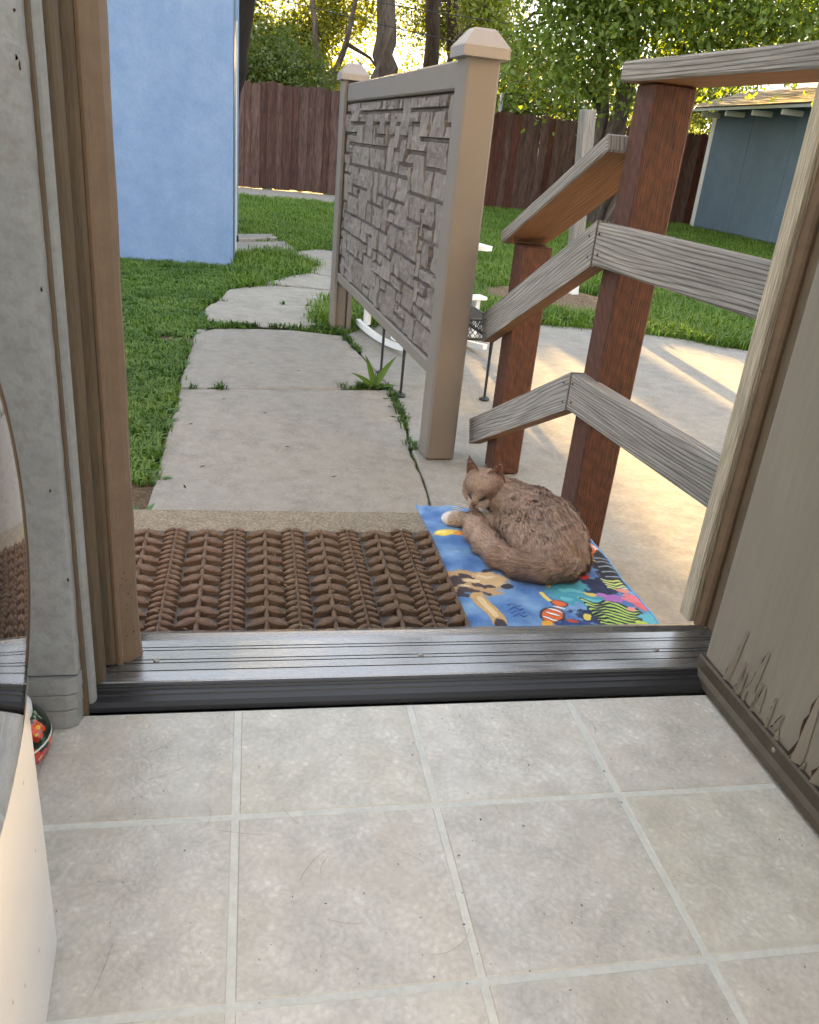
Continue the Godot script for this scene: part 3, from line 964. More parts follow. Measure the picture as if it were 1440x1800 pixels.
func build_blue_shed() -> void:
	var s := thing("blue_shed", "pale blue plastered shed with a white corner trim on the lawn", "shed")
	var z0 := -6.3
	var wall := MB.new()
	minmax(wall, V(-3.2, G - 0.01, -8.6), V(-0.143, 2.6, z0), 0.012)
	put("wall", wall, M.blue_paint, s)
	var tr := MB.new()
	minmax(tr, V(-0.1425, G + 0.03, -6.95), V(-0.128, 1.42, -6.9), 0.002)
	put("corner_trim", tr, M.white_paint, s)
	var side := MB.new()
	minmax(side, V(-0.1428, G + 0.03, -6.89), V(-0.136, 2.4, -6.45), 0.002)
	put("side_panel", side, M.slate_paint, s)
	var roof := MB.new()
	bb(roof, at(V(-1.7, 2.66, -7.45)), V(3.5, 0.08, 2.9), 0.01)
	put("roof", roof, M.shingle, s)

func build_grey_shed() -> void:
	var s := thing("grey_shed", "slate grey shed with white corner post and shingled roof at the back right", "shed")
	var x0 := 7.9
	var wall := MB.new()
	minmax(wall, V(x0, G - 0.01, -14.75), V(x0 + 4.0, 1.80, -6.5), 0.01)
	put("wall", wall, M.slate_paint, s)
	# panels of grooved siding
	var z := -14.66
	while z < -6.7:
		var p := MB.new()
		minmax(p, V(x0 - 0.014, G + 0.05, z), V(x0 - 0.001, 1.76, z + 1.19), 0.003)
		put("siding_panel", p, M.slate_paint, s)
		z += 1.2
	var corner := MB.new()
	minmax(corner, V(x0 - 0.022, G, -14.79), V(x0 + 0.07, 1.77, -14.665), 0.004)
	put("corner_trim", corner, M.white_paint, s)
	# low roof rising to the right, its eave hanging over the wall
	var slope := 0.32
	var deck := MB.new()
	var o := PackedVector2Array([Vector2(x0 - 0.42, 1.69), Vector2(x0 - 0.42, 1.73), Vector2(x0 + 2.0, 1.73 + 2.42 * slope), Vector2(x0 + 4.4, 1.73), Vector2(x0 + 4.4, 1.69), Vector2(x0 + 2.0, 1.69 + 2.42 * slope)])
	extrude(deck, o, Transform3D(Basis(), V(0, 0, -15.1)), 8.8)
	var roof := put("roof", deck, M.siding, s)
	var rl := RandomNumberGenerator.new()
	rl.seed = 5
	var shn := []
	for k in 3:
		var sm := MB.new()
		var q: float = [0.29, 0.33, 0.25][k]
		bb(sm, at(Vector3.ZERO), V(0.17, 0.012, q), 0.002)
		shn.append([sm.into(), q])
	var tilt := Basis(V(0, 0, 1), atan(slope))
	var count := 0
	for row in 9:
		var zz := -15.1
		while zz < -9.6 and count < 290:
			var k := rl.randi() % 3
			var sh := part("shingle", shn[k][0], M.shingle, roof)
			var px := x0 - 0.36 + row * 0.125
			sh.transform = Transform3D(tilt * Basis(V(0, 0, 1), -0.05), V(px, 1.747 + (px - x0 + 0.42) * slope + rl.randf_range(0, 0.006), zz + shn[k][1] * 0.5))
			zz += shn[k][1] + 0.01
			count += 1
	for k in 9:
		var rf := MB.new()
		minmax(rf, V(x0 - 0.36, 1.61, -14.6 + k * 0.8), V(x0 - 0.016, 1.69, -14.56 + k * 0.8), 0.003)
		put("rafter_tail", rf, M.white_paint, s)

func build_fence() -> void:
	var f := thing("board_fence", "tall weathered red-brown board fence along the back of the yard", "fence")
	var r := RandomNumberGenerator.new()
	r.seed = 14
	var shapes := []
	for k in 6:
		var w: float = [0.14, 0.143, 0.138, 0.145, 0.135, 0.14][k]
		var h: float = [1.60, 1.62, 1.59, 1.615, 1.605, 1.625][k]
		var mb := MB.new()
		var o := PackedVector2Array([Vector2(-w / 2, 0), Vector2(w / 2, 0), Vector2(w / 2, h - 0.03), Vector2(w / 2 - 0.028, h), Vector2(-w / 2 + 0.028, h), Vector2(-w / 2, h - 0.03)])
		extrude(mb, o, at(V(0, 0, -0.009)), 0.018)
		# grain up the board
		for q in mb.t.size():
			mb.t[q] = Vector2(mb.v[q].y + k * 0.9, mb.v[q].x + mb.v[q].z + k * 0.21)
		shapes.append(mb.into())
	var x := -3.0
	var count := 0
	while x < 12.0:
		var left := x < 2.6
		var o := part("board", shapes[r.randi() % 6], M["fence_%d" % ([0, 0, 1, 2][r.randi() % 4] if left else [0, 1, 3, 3, 2][r.randi() % 5])], f)
		o.position = V(x, G + (0.016 if left else 0.02) + r.randf_range(-0.012, 0.012) - (0.0 if left else 0.06), -15.2 + (0.011 if count % 2 else -0.011) + r.randf_range(-0.001, 0.001))
		count += 1
		o.rotation.z = r.randf_range(-0.006, 0.006)
		x += r.randf_range(0.129, 0.1335)
	for yy in [0.15, 0.75, 1.25]:
		var rail := MB.new()
		bb(rail, at(V(4.5, G + yy, -15.255)), V(15.2, 0.085, 0.04), 0.003, 0)
		put("back_rail", rail, M.fence_1, f)
	for k in 7:
		var p := MB.new()
		bb(p, at(V(-2.8 + k * 2.4, G + 0.78, -15.33)), V(0.09, 1.6, 0.09), 0.003, 1)
		put("post", p, M.fence_1, f)
	for q in [[4.214, 1.66, "short galvanised pipe rising behind the fence beside the stone panel"], [5.736, 1.60, "galvanised pipe rising behind the fence above the leaning grey post"]]:
		var mb := MB.new()
		tube(mb, [V(q[0], G, -15.45), V(q[0], q[1] - 0.02, -15.45)], [0.03], 10)
		lathe(mb, [Vector2(0.034, 0), Vector2(0.034, 0.02), Vector2(0.02, 0.035), Vector2(0.0, 0.04)], V(q[0], q[1] - 0.022, -15.45), 10)
		var o := put("pipe_post", mb, M.galvanised, self)
		meta(o, q[2], "post", "chain-link pipes behind the fence")

func build_stone_fence() -> void:
	var s := thing("stone_fence_panel", "grey moulded stone privacy panel between two tan capped posts", "fence panel")
	var near := Vector2(0.608, -2.512)
	var far := Vector2(0.462, -4.412)
	var dir := (far - near).normalized()
	var span := near.distance_to(far)
	var b := Basis(V(dir.x, 0, dir.y), Vector3.UP, V(dir.x, 0, dir.y).cross(Vector3.UP))    # local x along the panel, y up, z to the path or patio side
	var side := -1.0 if b.z.x > 0 else 1.0       # the visible side faces the path (-x)
	# posts with pyramid caps; the far one is an open channel on the panel side
	for k in 2:
		var c: Vector2 = [near, far][k]
		var tr := Transform3D(b, V(c.x, 0, c.y))
		var mb := MB.new()
		var w := 0.098
		var h: float = [1.188, 1.205][k]
		if k == 0:
			bb(mb, tr.translated_local(V(0, G + h / 2, 0)), V(w, h, w), 0.007, 1)
		else:
			bb(mb, tr.translated_local(V(0.012, G + h / 2, 0)), V(w - 0.024, h, w - 0.046), 0.003, 1)
			bb(mb, tr.translated_local(V(0, G + h / 2, side * 0.0405)), V(w, h, 0.023), 0.005, 1)
			bb(mb, tr.translated_local(V(0, G + h / 2, -side * 0.0405)), V(w, h, 0.023), 0.005, 1)
		var p := put("post", mb, M.fence_vinyl, s)
		var cap := MB.new()
		var y0 := G + h
		var e := 0.066
		var lv := [[e - 0.003, y0 - 0.022], [e, y0 - 0.020], [e, y0 + 0.006], [e - 0.005, y0 + 0.013], [0.034, y0 + 0.047], [0.028, y0 + 0.052]]
		for q in lv.size() - 1:
			for a in 4:
				var an := a * PI / 2
				var rot := Basis(Vector3.UP, an)
				var r0: float = lv[q][0]
				var r1: float = lv[q + 1][0]
				cap.poly([tr * (rot * V(r0, lv[q][1], -r0)), tr * (rot * V(r0, lv[q][1], r0)), tr * (rot * V(r1, lv[q + 1][1], r1)), tr * (rot * V(r1, lv[q + 1][1], -r1))], [Vector2.ZERO, Vector2.RIGHT, Vector2.ONE, Vector2.DOWN], tr.basis * (rot * V(1, 0.3, 0)))
		var rt: float = lv[5][0]
		cap.poly([tr * V(-rt, lv[5][1], -rt), tr * V(rt, lv[5][1], -rt), tr * V(rt, lv[5][1], rt), tr * V(-rt, lv[5][1], rt)], [Vector2.ZERO, Vector2.RIGHT, Vector2.ONE, Vector2.DOWN], Vector3.UP)
		cap.poly([tr * V(-e, lv[0][1], -e), tr * V(e, lv[0][1], -e), tr * V(e, lv[0][1], e), tr * V(-e, lv[0][1], e)], [Vector2.ZERO, Vector2.RIGHT, Vector2.ONE, Vector2.DOWN], Vector3.DOWN)
		put("cap", cap, M.cap_vinyl, p)
	var tr0 := Transform3D(b, V(near.x, 0, near.y))
	var top := MB.new()
	bb(top, tr0.translated_local(V(span / 2, 0.930, 0)), V(span - 0.104, 0.078, 0.066), 0.006, 0)
	put("top_rail", top, M.fence_vinyl, s)
	var bot := MB.new()
	bb(bot, tr0.translated_local(V(span / 2, 0.0765, 0)), V(span - 0.104, 0.046, 0.070), 0.006, 0)
	put("bottom_rail", bot, M.fence_vinyl, s)
	var back := MB.new()
	var y0 := 0.0995
	var y1 := 0.888
	bb(back, tr0.translated_local(V(span / 2, (y0 + y1) / 2, 0)), V(span - 0.104, y1 - y0, 0.016), 0.0, 0)
	put("backing", back, M.rock_b, s)
	# rubble of rectangular stones packed on a fine grid
	var r := RandomNumberGenerator.new()
	r.seed = 41
	var cw := 0.0525
	var cols := int((span - 0.104) / cw)
	cw = (span - 0.104) / cols
	var rows := 18
	var ch := (y1 - y0) / rows
	var used := {}
	var fn := FastNoiseLite.new()
	fn.seed = 3
	fn.frequency = 9.0
	fn.fractal_octaves = 3
	for j in rows:
		for i in cols:
			if used.has(Vector2i(i, j)):
				continue
			var options := [[2, 2], [3, 2], [4, 2], [3, 1], [2, 1], [3, 2], [2, 3], [2, 2], [1, 2], [4, 3], [3, 3], [2, 1]]
			var w := 1
			var h := 1
			for trial in 8:
				var o: Array = options[r.randi() % options.size()]
				var ok := true
				for y in o[1]:
					for x in o[0]:
						if i + x >= cols or j + y >= rows or used.has(Vector2i(i + x, j + y)):
							ok = false
				if ok:
					w = o[0]; h = o[1]
					break
			for y in h:
				for x in w:
					used[Vector2i(i + x, j + y)] = true
			var gap := 0.0031
			var xa := 0.052 + i * cw + gap
			var xb := 0.052 + (i + w) * cw - gap
			var ya := y0 + j * ch + gap
			var yb := y0 + (j + h) * ch - gap - 0.001
			var mat_s: Material = [M.rock, M.rock_b, M.rock_c][r.randi() % 3]
			var mb := MB.new()
			var proud: float = r.randf_range(0.015, 0.023)
			var tl: float = r.randf_range(-0.006, 0.006)
			var tv: float = r.randf_range(-0.003, 0.006)
			var n := 5
			var m := 5
			var sk := [r.randf_range(-0.005, 0.005), r.randf_range(-0.005, 0.005), r.randf_range(-0.004, 0.004), r.randf_range(-0.004, 0.004)]
			for face in [side, -side]:
				var g := []
				for y in m + 1:
					var row := []
					for x in n + 1:
						var u := float(x) / n
						var v := float(y) / m
						var px := lerpf(xa, xb, u) + (lerpf(sk[0], sk[1], v) if x > 0 and x < n else 0.0)
						var py := lerpf(ya, yb, v) + (lerpf(sk[2], sk[3], u) if y > 0 and y < m else 0.0)
						var edge := x == 0 or x == n or y == 0 or y == m
						if x == 0: px += 0.003 * fn.get_noise_2d(py * 30, i)
						if y == m: py += 0.003 * fn.get_noise_2d(px * 30, j)
						if not edge:
							if x == 1: px = xa + 0.004
							if x == n - 1: px = xb - 0.004
							if y == 1: py = ya + 0.004
							if y == m - 1: py = yb - 0.004
						elif x > 0 and x < n:
							if x == 1: px = xa + 0.004
							if x == n - 1: px = xb - 0.004
						elif y > 0 and y < m:
							if y == 1: py = ya + 0.004
							if y == m - 1: py = yb - 0.004
						var z := 0.007 if edge else 0.008 + proud + tl * (u - 0.5) * 2.0 - tv * (v - 0.5) * 2.0 + 0.009 * fn.get_noise_3d(px * 3.0, py * 3.0, i * 0.7 + j)
						row.append(V(px, py, face * z))
					g.append(row)
				for y in m:
					for x in n:
						var q := []
						var uv := []
						for e in [[0, 0], [1, 0], [1, 1], [0, 1]]:
							var lp: Vector3 = g[y + e[1]][x + e[0]]
							q.append(tr0 * lp)
							uv.append(Vector2(lp.x, lp.y))
						mb.poly(q, uv, tr0.basis.z * face)
			put("stone", mb, mat_s, s)

func build_railing() -> void:
	var s := thing("stair_railing", "weathered wooden handrail with red-brown posts beside the steps", "railing")
	# posts stand on the patio beside the landing
	var mid := MB.new()
	var tr1 := Transform3D(Basis(V(0, 0, 1), -0.006), V(0.8035, G + 0.545, -1.726))
	bb(mid, tr1, V(0.089, 1.09, 0.089), 0.004, 1, Vector2(0.2, 0.1))
	put("post", mid, M.post_wood, s)
	var farp := MB.new()
	bb(farp, at(V(0.803, G + 0.352, -2.394)), V(0.09, 0.7, 0.089), 0.004, 1, Vector2(0.7, 0.37))
	put("post", farp, M.post_wood, s)
	# level rails on the inner face of the posts, from the wall to the middle post
	for q in [[0.579, 0.088, 0.62], [0.2505, 0.086, 0.98]]:
		var a := MB.new()
		var u := MB.new()
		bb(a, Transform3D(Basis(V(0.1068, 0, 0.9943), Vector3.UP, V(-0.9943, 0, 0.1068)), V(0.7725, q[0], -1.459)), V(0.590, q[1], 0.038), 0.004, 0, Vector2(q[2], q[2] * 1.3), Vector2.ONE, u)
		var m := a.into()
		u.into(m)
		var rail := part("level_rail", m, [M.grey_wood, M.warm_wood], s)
		var sc := MB.new()
		for e in [[-1.735, 0.022], [-1.728, -0.02]]:
			screw(sc, V(0.7212 + (e[0] + 1.7515) * 0.107, q[0] + e[1], e[0]), V(-1, 0, 0), 0.0036)
		put("screw", sc, M.rust_screw, rail)
	# sloping rails down to the far post, butted against the level ones
	for q in [[0.579, 0.226, 0.088, 0.3], [0.2505, -0.121, 0.082, 0.12]]:
		var zA := -1.7515
		var zB := -2.535
		var dir := V(0, q[1] - q[0], zB - zA)
		var l := dir.length()
		dir /= l
		var up := V(1, 0, 0).cross(dir).normalized()
		if up.y < 0:
			up = -up
		var h: float = q[2]
		# a board with a plumb-cut upper end
		var a := MB.new()
		var u := MB.new()
		var x0 := 0.7205
		var x1 := 0.7585
		var vy := h / up.y     # plumb height of the cut
		var A0 := V(0, q[0] - vy * 0.5, zA)
		var A1 := V(0, q[0] + vy * 0.5, zA)
		var E := V(0, q[1], zB)
		var B0 := E - up * h * 0.5
		var B1 := E + up * h * 0.5
		var fx := func(p: Vector3, x: float) -> Vector3: return V(x, p.y, p.z)
		var uo := Vector2(q[3], q[3] * 0.7)
		var uv := [uo, uo + Vector2(l, 0), uo + Vector2(l, h), uo + Vector2(0, h)]
		var uw := [uo, uo + Vector2(l, 0), uo + Vector2(l, 0.038), uo + Vector2(0, 0.038)]
		a.poly([fx.call(A0, x0), fx.call(B0, x0), fx.call(B1, x0), fx.call(A1, x0)], uv, V(-1, 0, 0))
		a.poly([fx.call(A0, x1), fx.call(B0, x1), fx.call(B1, x1), fx.call(A1, x1)], uv, V(1, 0, 0))
		a.poly([fx.call(A1, x0), fx.call(B1, x0), fx.call(B1, x1), fx.call(A1, x1)], uw, up)
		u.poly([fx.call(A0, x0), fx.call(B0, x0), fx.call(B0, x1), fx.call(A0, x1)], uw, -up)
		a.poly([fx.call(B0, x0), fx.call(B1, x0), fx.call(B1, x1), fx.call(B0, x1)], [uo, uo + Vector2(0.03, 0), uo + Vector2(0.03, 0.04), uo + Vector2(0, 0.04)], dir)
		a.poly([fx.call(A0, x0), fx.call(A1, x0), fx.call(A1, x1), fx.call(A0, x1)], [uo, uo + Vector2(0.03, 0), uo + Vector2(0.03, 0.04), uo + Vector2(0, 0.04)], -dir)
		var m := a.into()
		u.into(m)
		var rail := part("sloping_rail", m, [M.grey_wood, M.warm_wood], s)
		var sc := MB.new()
		for e in [[0.022, 0.024], [0.03, -0.02], [l - 0.035, 0.02], [l - 0.04, -0.022]]:
			var p: Vector3 = V(0, q[0], zA) + dir * e[0] + up * e[1]
			screw(sc, V(0.7203, p.y, p.z), V(-1, 0, 0), 0.0034)
		put("screw", sc, M.rust_screw, rail)
	# level cap, laid flat on the posts, and the sloping hand rail
	var cap := MB.new()
	var cu := MB.new()
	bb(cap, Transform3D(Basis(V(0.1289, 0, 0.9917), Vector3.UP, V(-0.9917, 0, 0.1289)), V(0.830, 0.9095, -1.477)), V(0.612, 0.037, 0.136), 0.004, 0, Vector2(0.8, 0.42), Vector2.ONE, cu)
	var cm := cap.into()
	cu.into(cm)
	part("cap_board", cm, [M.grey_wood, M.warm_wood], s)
	var hz0 := -1.775
	var hz1 := -2.462
	var ha := V(0.792, 0.762, hz0)
	var hb := V(0.792, 0.4585 + 0.035, hz1)
	var hd := (hb - ha).normalized()
	var hu := V(1, 0, 0).cross(hd)
	if hu.y < 0:
		hu = -hu
	var hr := MB.new()
	var hun := MB.new()
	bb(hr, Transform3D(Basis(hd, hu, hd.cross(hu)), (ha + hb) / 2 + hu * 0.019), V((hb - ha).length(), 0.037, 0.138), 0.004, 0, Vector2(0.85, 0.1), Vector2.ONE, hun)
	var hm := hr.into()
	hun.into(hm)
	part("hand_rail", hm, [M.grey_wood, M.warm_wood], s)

func build_patio_things() -> void:
	# low black mesh table
	var t := thing("mesh_table", "low black expanded-metal patio table on thin legs behind the stone panel", "table")
	var a := V(0.597, 0, -3.18)
	var ux := V(1, 0, 0.01).normalized()
	var uz := V(-0.10, 0, -1).normalized()
	var wx := 0.352
	var wz := 0.34
	var yt := 0.128
	var P := func(u: float, v: float, y: float) -> Vector3: return a + ux * u * wx + uz * v * wz + V(0, y, 0)
	var fr := MB.new()
	for q in [[[0, 0], [1, 0]], [[1, 0], [1, 1]], [[1, 1], [0, 1]], [[0, 1], [0, 0]]]:
		for y in [yt, yt - 0.078]:
			tube(fr, [P.call(q[0][0], q[0][1], y), P.call(q[1][0], q[1][1], y)], [0.006], 6)
	put("frame", fr, M.black_metal, t)
	for k in 14:
		var sl := MB.new()
		var v := (k + 0.5) / 14.0
		tube(sl, [P.call(0, v, yt), P.call(1, v, yt)], [0.0045], 5)
		put("top_bar", sl, M.black_metal, t)
	for q in [[[0, 0], [1, 0]], [[1, 0], [1, 1]], [[1, 1], [0, 1]], [[0, 1], [0, 0]]]:
		var mb := MB.new()
		var n := 17
		for k in range(-3, n):
			for dg in [1, -1]:
				var f0 := float(k) / n
				var f1 := float(k + 3) / n
				var lo := 0.0
				var hi := 1.0
				var g0 := f0
				var g1 := f1
				if f0 < 0:
					lo = -f0 / (f1 - f0); g0 = 0
				if f1 > 1:
					hi = (1 - f0) / (f1 - f0); g1 = 1
				if g1 - g0 < 0.01:
					continue
				var ya := yt - 0.078 + 0.078 * (lo if dg == 1 else 1 - lo)
				var yb := yt - 0.078 + 0.078 * (hi if dg == 1 else 1 - hi)
				var A: Vector3 = P.call(lerpf(q[0][0], q[1][0], g0), lerpf(q[0][1], q[1][1], g0), ya)
				var B: Vector3 = P.call(lerpf(q[0][0], q[1][0], g1), lerpf(q[0][1], q[1][1], g1), yb)
				tube(mb, [A, B], [0.0016], 4, false)
		put("mesh_apron", mb, M.black_metal, t)
	for q in [[0, 0], [1, 0], [0, 1], [1, 1]]:
		var lg := MB.new()
		tube(lg, [P.call(q[0], q[1], yt - 0.07), P.call(q[0], q[1], yt - 0.16), P.call(q[0], q[1], G + 0.01)], [0.0085, 0.0062, 0.0055], 8)
		var leg := put("leg", lg, M.black_metal, t)
		var ft := MB.new()
		lathe(ft, [Vector2(0.0, 0.0), Vector2(0.019, 0.0), Vector2(0.021, 0.004), Vector2(0.021, 0.009), Vector2(0.016, 0.013), Vector2(0.006, 0.014)], P.call(q[0], q[1], G), 14)
		put("foot", ft, M.black_metal, leg)

	# white rocking chair, mostly hidden behind the panel
	var c := thing("rocking_chair", "low white wooden rocking chair standing behind the stone panel", "chair")
	var o := V(0.645, G, -4.14)
	var f := V(0.275, 0, 0.961).normalized()       # towards its front
	var s := V(f.z, 0, -f.x)                        # to its right
	var bas := Basis(s, Vector3.UP, f)
	for k in 2:
		var rk := MB.new()
		var last := []
		for q in 15:
			var u := lerpf(-0.30, 0.31, q / 14.0)
			var y := 0.004 + u * u * 0.26
			var p := o + s * (k * 0.44) + f * u
			var ring := [p + s * -0.012 + V(0, y, 0), p + s * 0.012 + V(0, y, 0), p + s * 0.012 + V(0, y + 0.026, 0), p + s * -0.012 + V(0, y + 0.026, 0)]
			if q > 0:
				for e in 4:
					rk.poly([last[e], last[(e + 1) % 4], ring[(e + 1) % 4], ring[e]], [Vector2.ZERO, Vector2.ZERO, Vector2.ZERO, Vector2.ZERO], [Vector3.DOWN, s, Vector3.UP, -s][e])
			if q == 0 or q == 14:
				rk.poly(ring, [Vector2.ZERO, Vector2.ZERO, Vector2.ZERO, Vector2.ZERO], f * (1 if q else -1))
			last = ring
		put("rocker", rk, M.white_plastic, c)
		for u in [-0.18, 0.17]:
			var lg := MB.new()
			var h := 0.22 if u > 0 else 0.42
			bb(lg, Transform3D(bas, o + s * (k * 0.44) + f * u + V(0, 0.05 + h / 2, 0)), V(0.026, h, 0.045), 0.004)
			put("leg", lg, M.white_plastic, c)
		var arm := MB.new()
		var outline := PackedVector2Array()
		for q in 13:
			var an := -PI / 2 + PI * q / 12.0
			outline.append(Vector2(0.052 * sin(an), 0.165 + 0.045 * cos(an)))
		outline.append(Vector2(0.03, -0.26)); outline.append(Vector2(-0.03, -0.26))
		extrude(arm, outline, Transform3D(Basis(s, f, -Vector3.UP), o + s * (k * 0.44) + V(0, 0.512, 0)), 0.02)
		put("arm_rest", arm, M.white_plastic, c)
	for k in 5:
		var sl := MB.new()
		bb(sl, Transform3D(bas, o + s * 0.23 + f * (0.19 - k * 0.09) + V(0, 0.265 - k * 0.012, 0)), V(0.48, 0.018, 0.078), 0.004)
		put("seat_slat", sl, M.white_plastic, c)
	for k in 5:
		var bs := MB.new()
		bb(bs, Transform3D(bas * Basis(V(1, 0, 0), -0.28), o + s * (0.05 + k * 0.09) + f * -0.30 + V(0, 0.50, 0)), V(0.074, 0.56, 0.016), 0.004)
		put("back_slat", bs, M.white_plastic, c)

	# leaning grey post with a pale painted foot, on bare earth
	var wp := thing("leaning_post", "weathered grey wooden post leaning out of a patch of bare earth", "post")
	var lean := Basis(V(0, 0, 1), 0.085)
	var mb := MB.new()
	bb(mb, Transform3D(lean * Basis(Vector3.UP, 0.25), V(2.29, G + 0.70, -5.96)), V(0.092, 1.12, 0.08), 0.004, 1, Vector2(0.3, 0.2))
	put("shaft", mb, M.grey_wood, wp)
	var ft := MB.new()
	bb(ft, Transform3D(lean * Basis(Vector3.UP, 0.25), V(2.345, G + 0.09, -5.96)), V(0.085, 0.16, 0.074), 0.012, 1)
	put("painted_foot", ft, M.white_paint, wp)

# is this point on the path of sunlight that reaches the patio?
func lit_lane(p: Vector3) -> bool:
	return lane_of(p) == 1

# 1: a gap in the leaves through which the sun reaches the patio; 2: the thick part that shades the doorway
func lane_of(p: Vector3) -> int:
	var k := (p.y - G) / SUN.y
	var g := p - SUN * k
	if g.x > 0.6 and g.x < 3.8 and g.z > -4.4 and g.z < 0.0:
		return 1
	if g.x > -1.0 and g.x <= 0.6 and g.z > -6.0 and g.z < 2.0:
		return 2
	return 0

func crown(blobs: Array, count: int, size: float, dark: Color, light: Color, sd: int, droop := 0.4, per := 26) -> MB:
	var mb := MB.new()
	var r := RandomNumberGenerator.new()
	r.seed = sd
	var fn := FastNoiseLite.new()
	fn.seed = sd
	fn.frequency = 0.9
	var total := 0.0
	for b in blobs:
		total += b[1].x * b[1].y * b[1].z * (b[2] if b.size() > 2 else 1.0)
	var made := 0
	while made < count:
		var pick := r.randf() * total
		var bl: Array = blobs[0]
		for b in blobs:
			pick -= b[1].x * b[1].y * b[1].z * (b[2] if b.size() > 2 else 1.0)
			if pick <= 0:
				bl = b
				break
		var u := V(r.randfn(), r.randfn(), r.randfn()).normalized() * pow(r.randf(), 0.42)
		var cc: Vector3 = bl[0] + u * bl[1]
		var lane := lane_of(cc)
		if lane == 0 and fn.get_noise_3dv(cc) < -0.3:
			made += 2
			continue
		if lane == 1 and r.randf() < (0.97 if fn.get_noise_3dv(cc * 2.0) > -0.25 else 0.6):
			made += 1
			continue
		var tone := r.randf()
		var ax := (V(r.randfn(), r.randf_range(-droop, 0.5), r.randfn())).normalized()
		var rad := size * 3.2
		for k in per:
			var p := cc + ax * r.randf_range(-1, 1) * rad * 1.3 + V(r.randfn(), r.randfn(), r.randfn()) * rad * 0.42
			var d := (ax * 0.7 + V(r.randfn(), r.randfn() - droop, r.randfn())).normalized()
			var w := d.cross(V(r.randfn(), 1.2, r.randfn())).normalized()
			var l := size * r.randf_range(0.65, 1.25)
			var nn := w.cross(d).normalized()
			var fold := nn * l * -0.1
			var col := dark.lerp(light, clampf(tone * 0.6 + r.randf() * 0.4, 0, 1))
			var a := mb.v.size()
			mb.col = col
			mb.vert(p, nn, Vector2.ZERO)
			mb.vert(p + d * l * 0.45 + w * l * 0.28 + fold, nn, Vector2.ZERO)
			mb.vert(p + d * l, nn, Vector2.ZERO)
			mb.vert(p + d * l * 0.45 - w * l * 0.28 + fold, nn, Vector2.ZERO)
			mb.face(a, a + 1, a + 2)
			mb.face(a, a + 2, a + 3)
		made += per
	return mb

func tree(called: String, label: String, category: String, group: String, stems: Array, bark: Material, blobs: Array, count: int, size: float, leaf: Material, dark: Color, light: Color, sd: int, droop := 0.4, per := 26) -> Node3D:
	var t := thing(called, label, category, group)
	var r := RandomNumberGenerator.new()
	r.seed = sd + 5
	for s in stems:
		var mb := MB.new()
		var pts := []
		var rad := []
		var k: int = s.size()
		for q in k - 1:
			var a: Array = s[q]
			var b: Array = s[q + 1]
			for w in 5:
				var f := w / 5.0
				pts.append(V(lerpf(a[0], b[0], f), lerpf(a[1], b[1], f), lerpf(a[2], b[2], f)) + V(r.randfn(), 0, r.randfn()) * a[3] * 0.09)
				rad.append(lerpf(a[3], b[3], f) * r.randf_range(0.94, 1.07))
		pts.append(V(s[k - 1][0], s[k - 1][1], s[k - 1][2]))
		rad.append(s[k - 1][3])
		tube(mb, pts, rad, 12)
		put("trunk", mb, bark, t)
	if blobs:
		var lm := MB.new()
		var top: Array = stems[0][stems[0].size() - 1]
		for b in blobs:
			for e in 3:
				var tip: Vector3 = b[0] + V(r.randfn(), r.randfn(), r.randfn()) * 0.45 * b[1]
				if lit_lane(tip):
					continue
				var from := V(top[0], top[1], top[2])
				var best := 1e9
				for s in stems:
					for q in s:
						var c := V(q[0], q[1], q[2])
						if c.distance_to(tip) < best and q[1] > 0.6:
							best = c.distance_to(tip)
							from = c
				var midp := from.lerp(tip, 0.5) + V(r.randfn() * 0.15, 0.15, r.randfn() * 0.15)
				tube(lm, [from, from.lerp(midp, 0.6), midp, midp.lerp(tip, 0.55), tip], [0.045, 0.035, 0.026, 0.016, 0.007], 6)
		if lm.v.size():
			put("limb", lm, bark, t)
		put("crown", crown(blobs, count, size, dark, light, sd, droop, per), leaf, t)
	return t

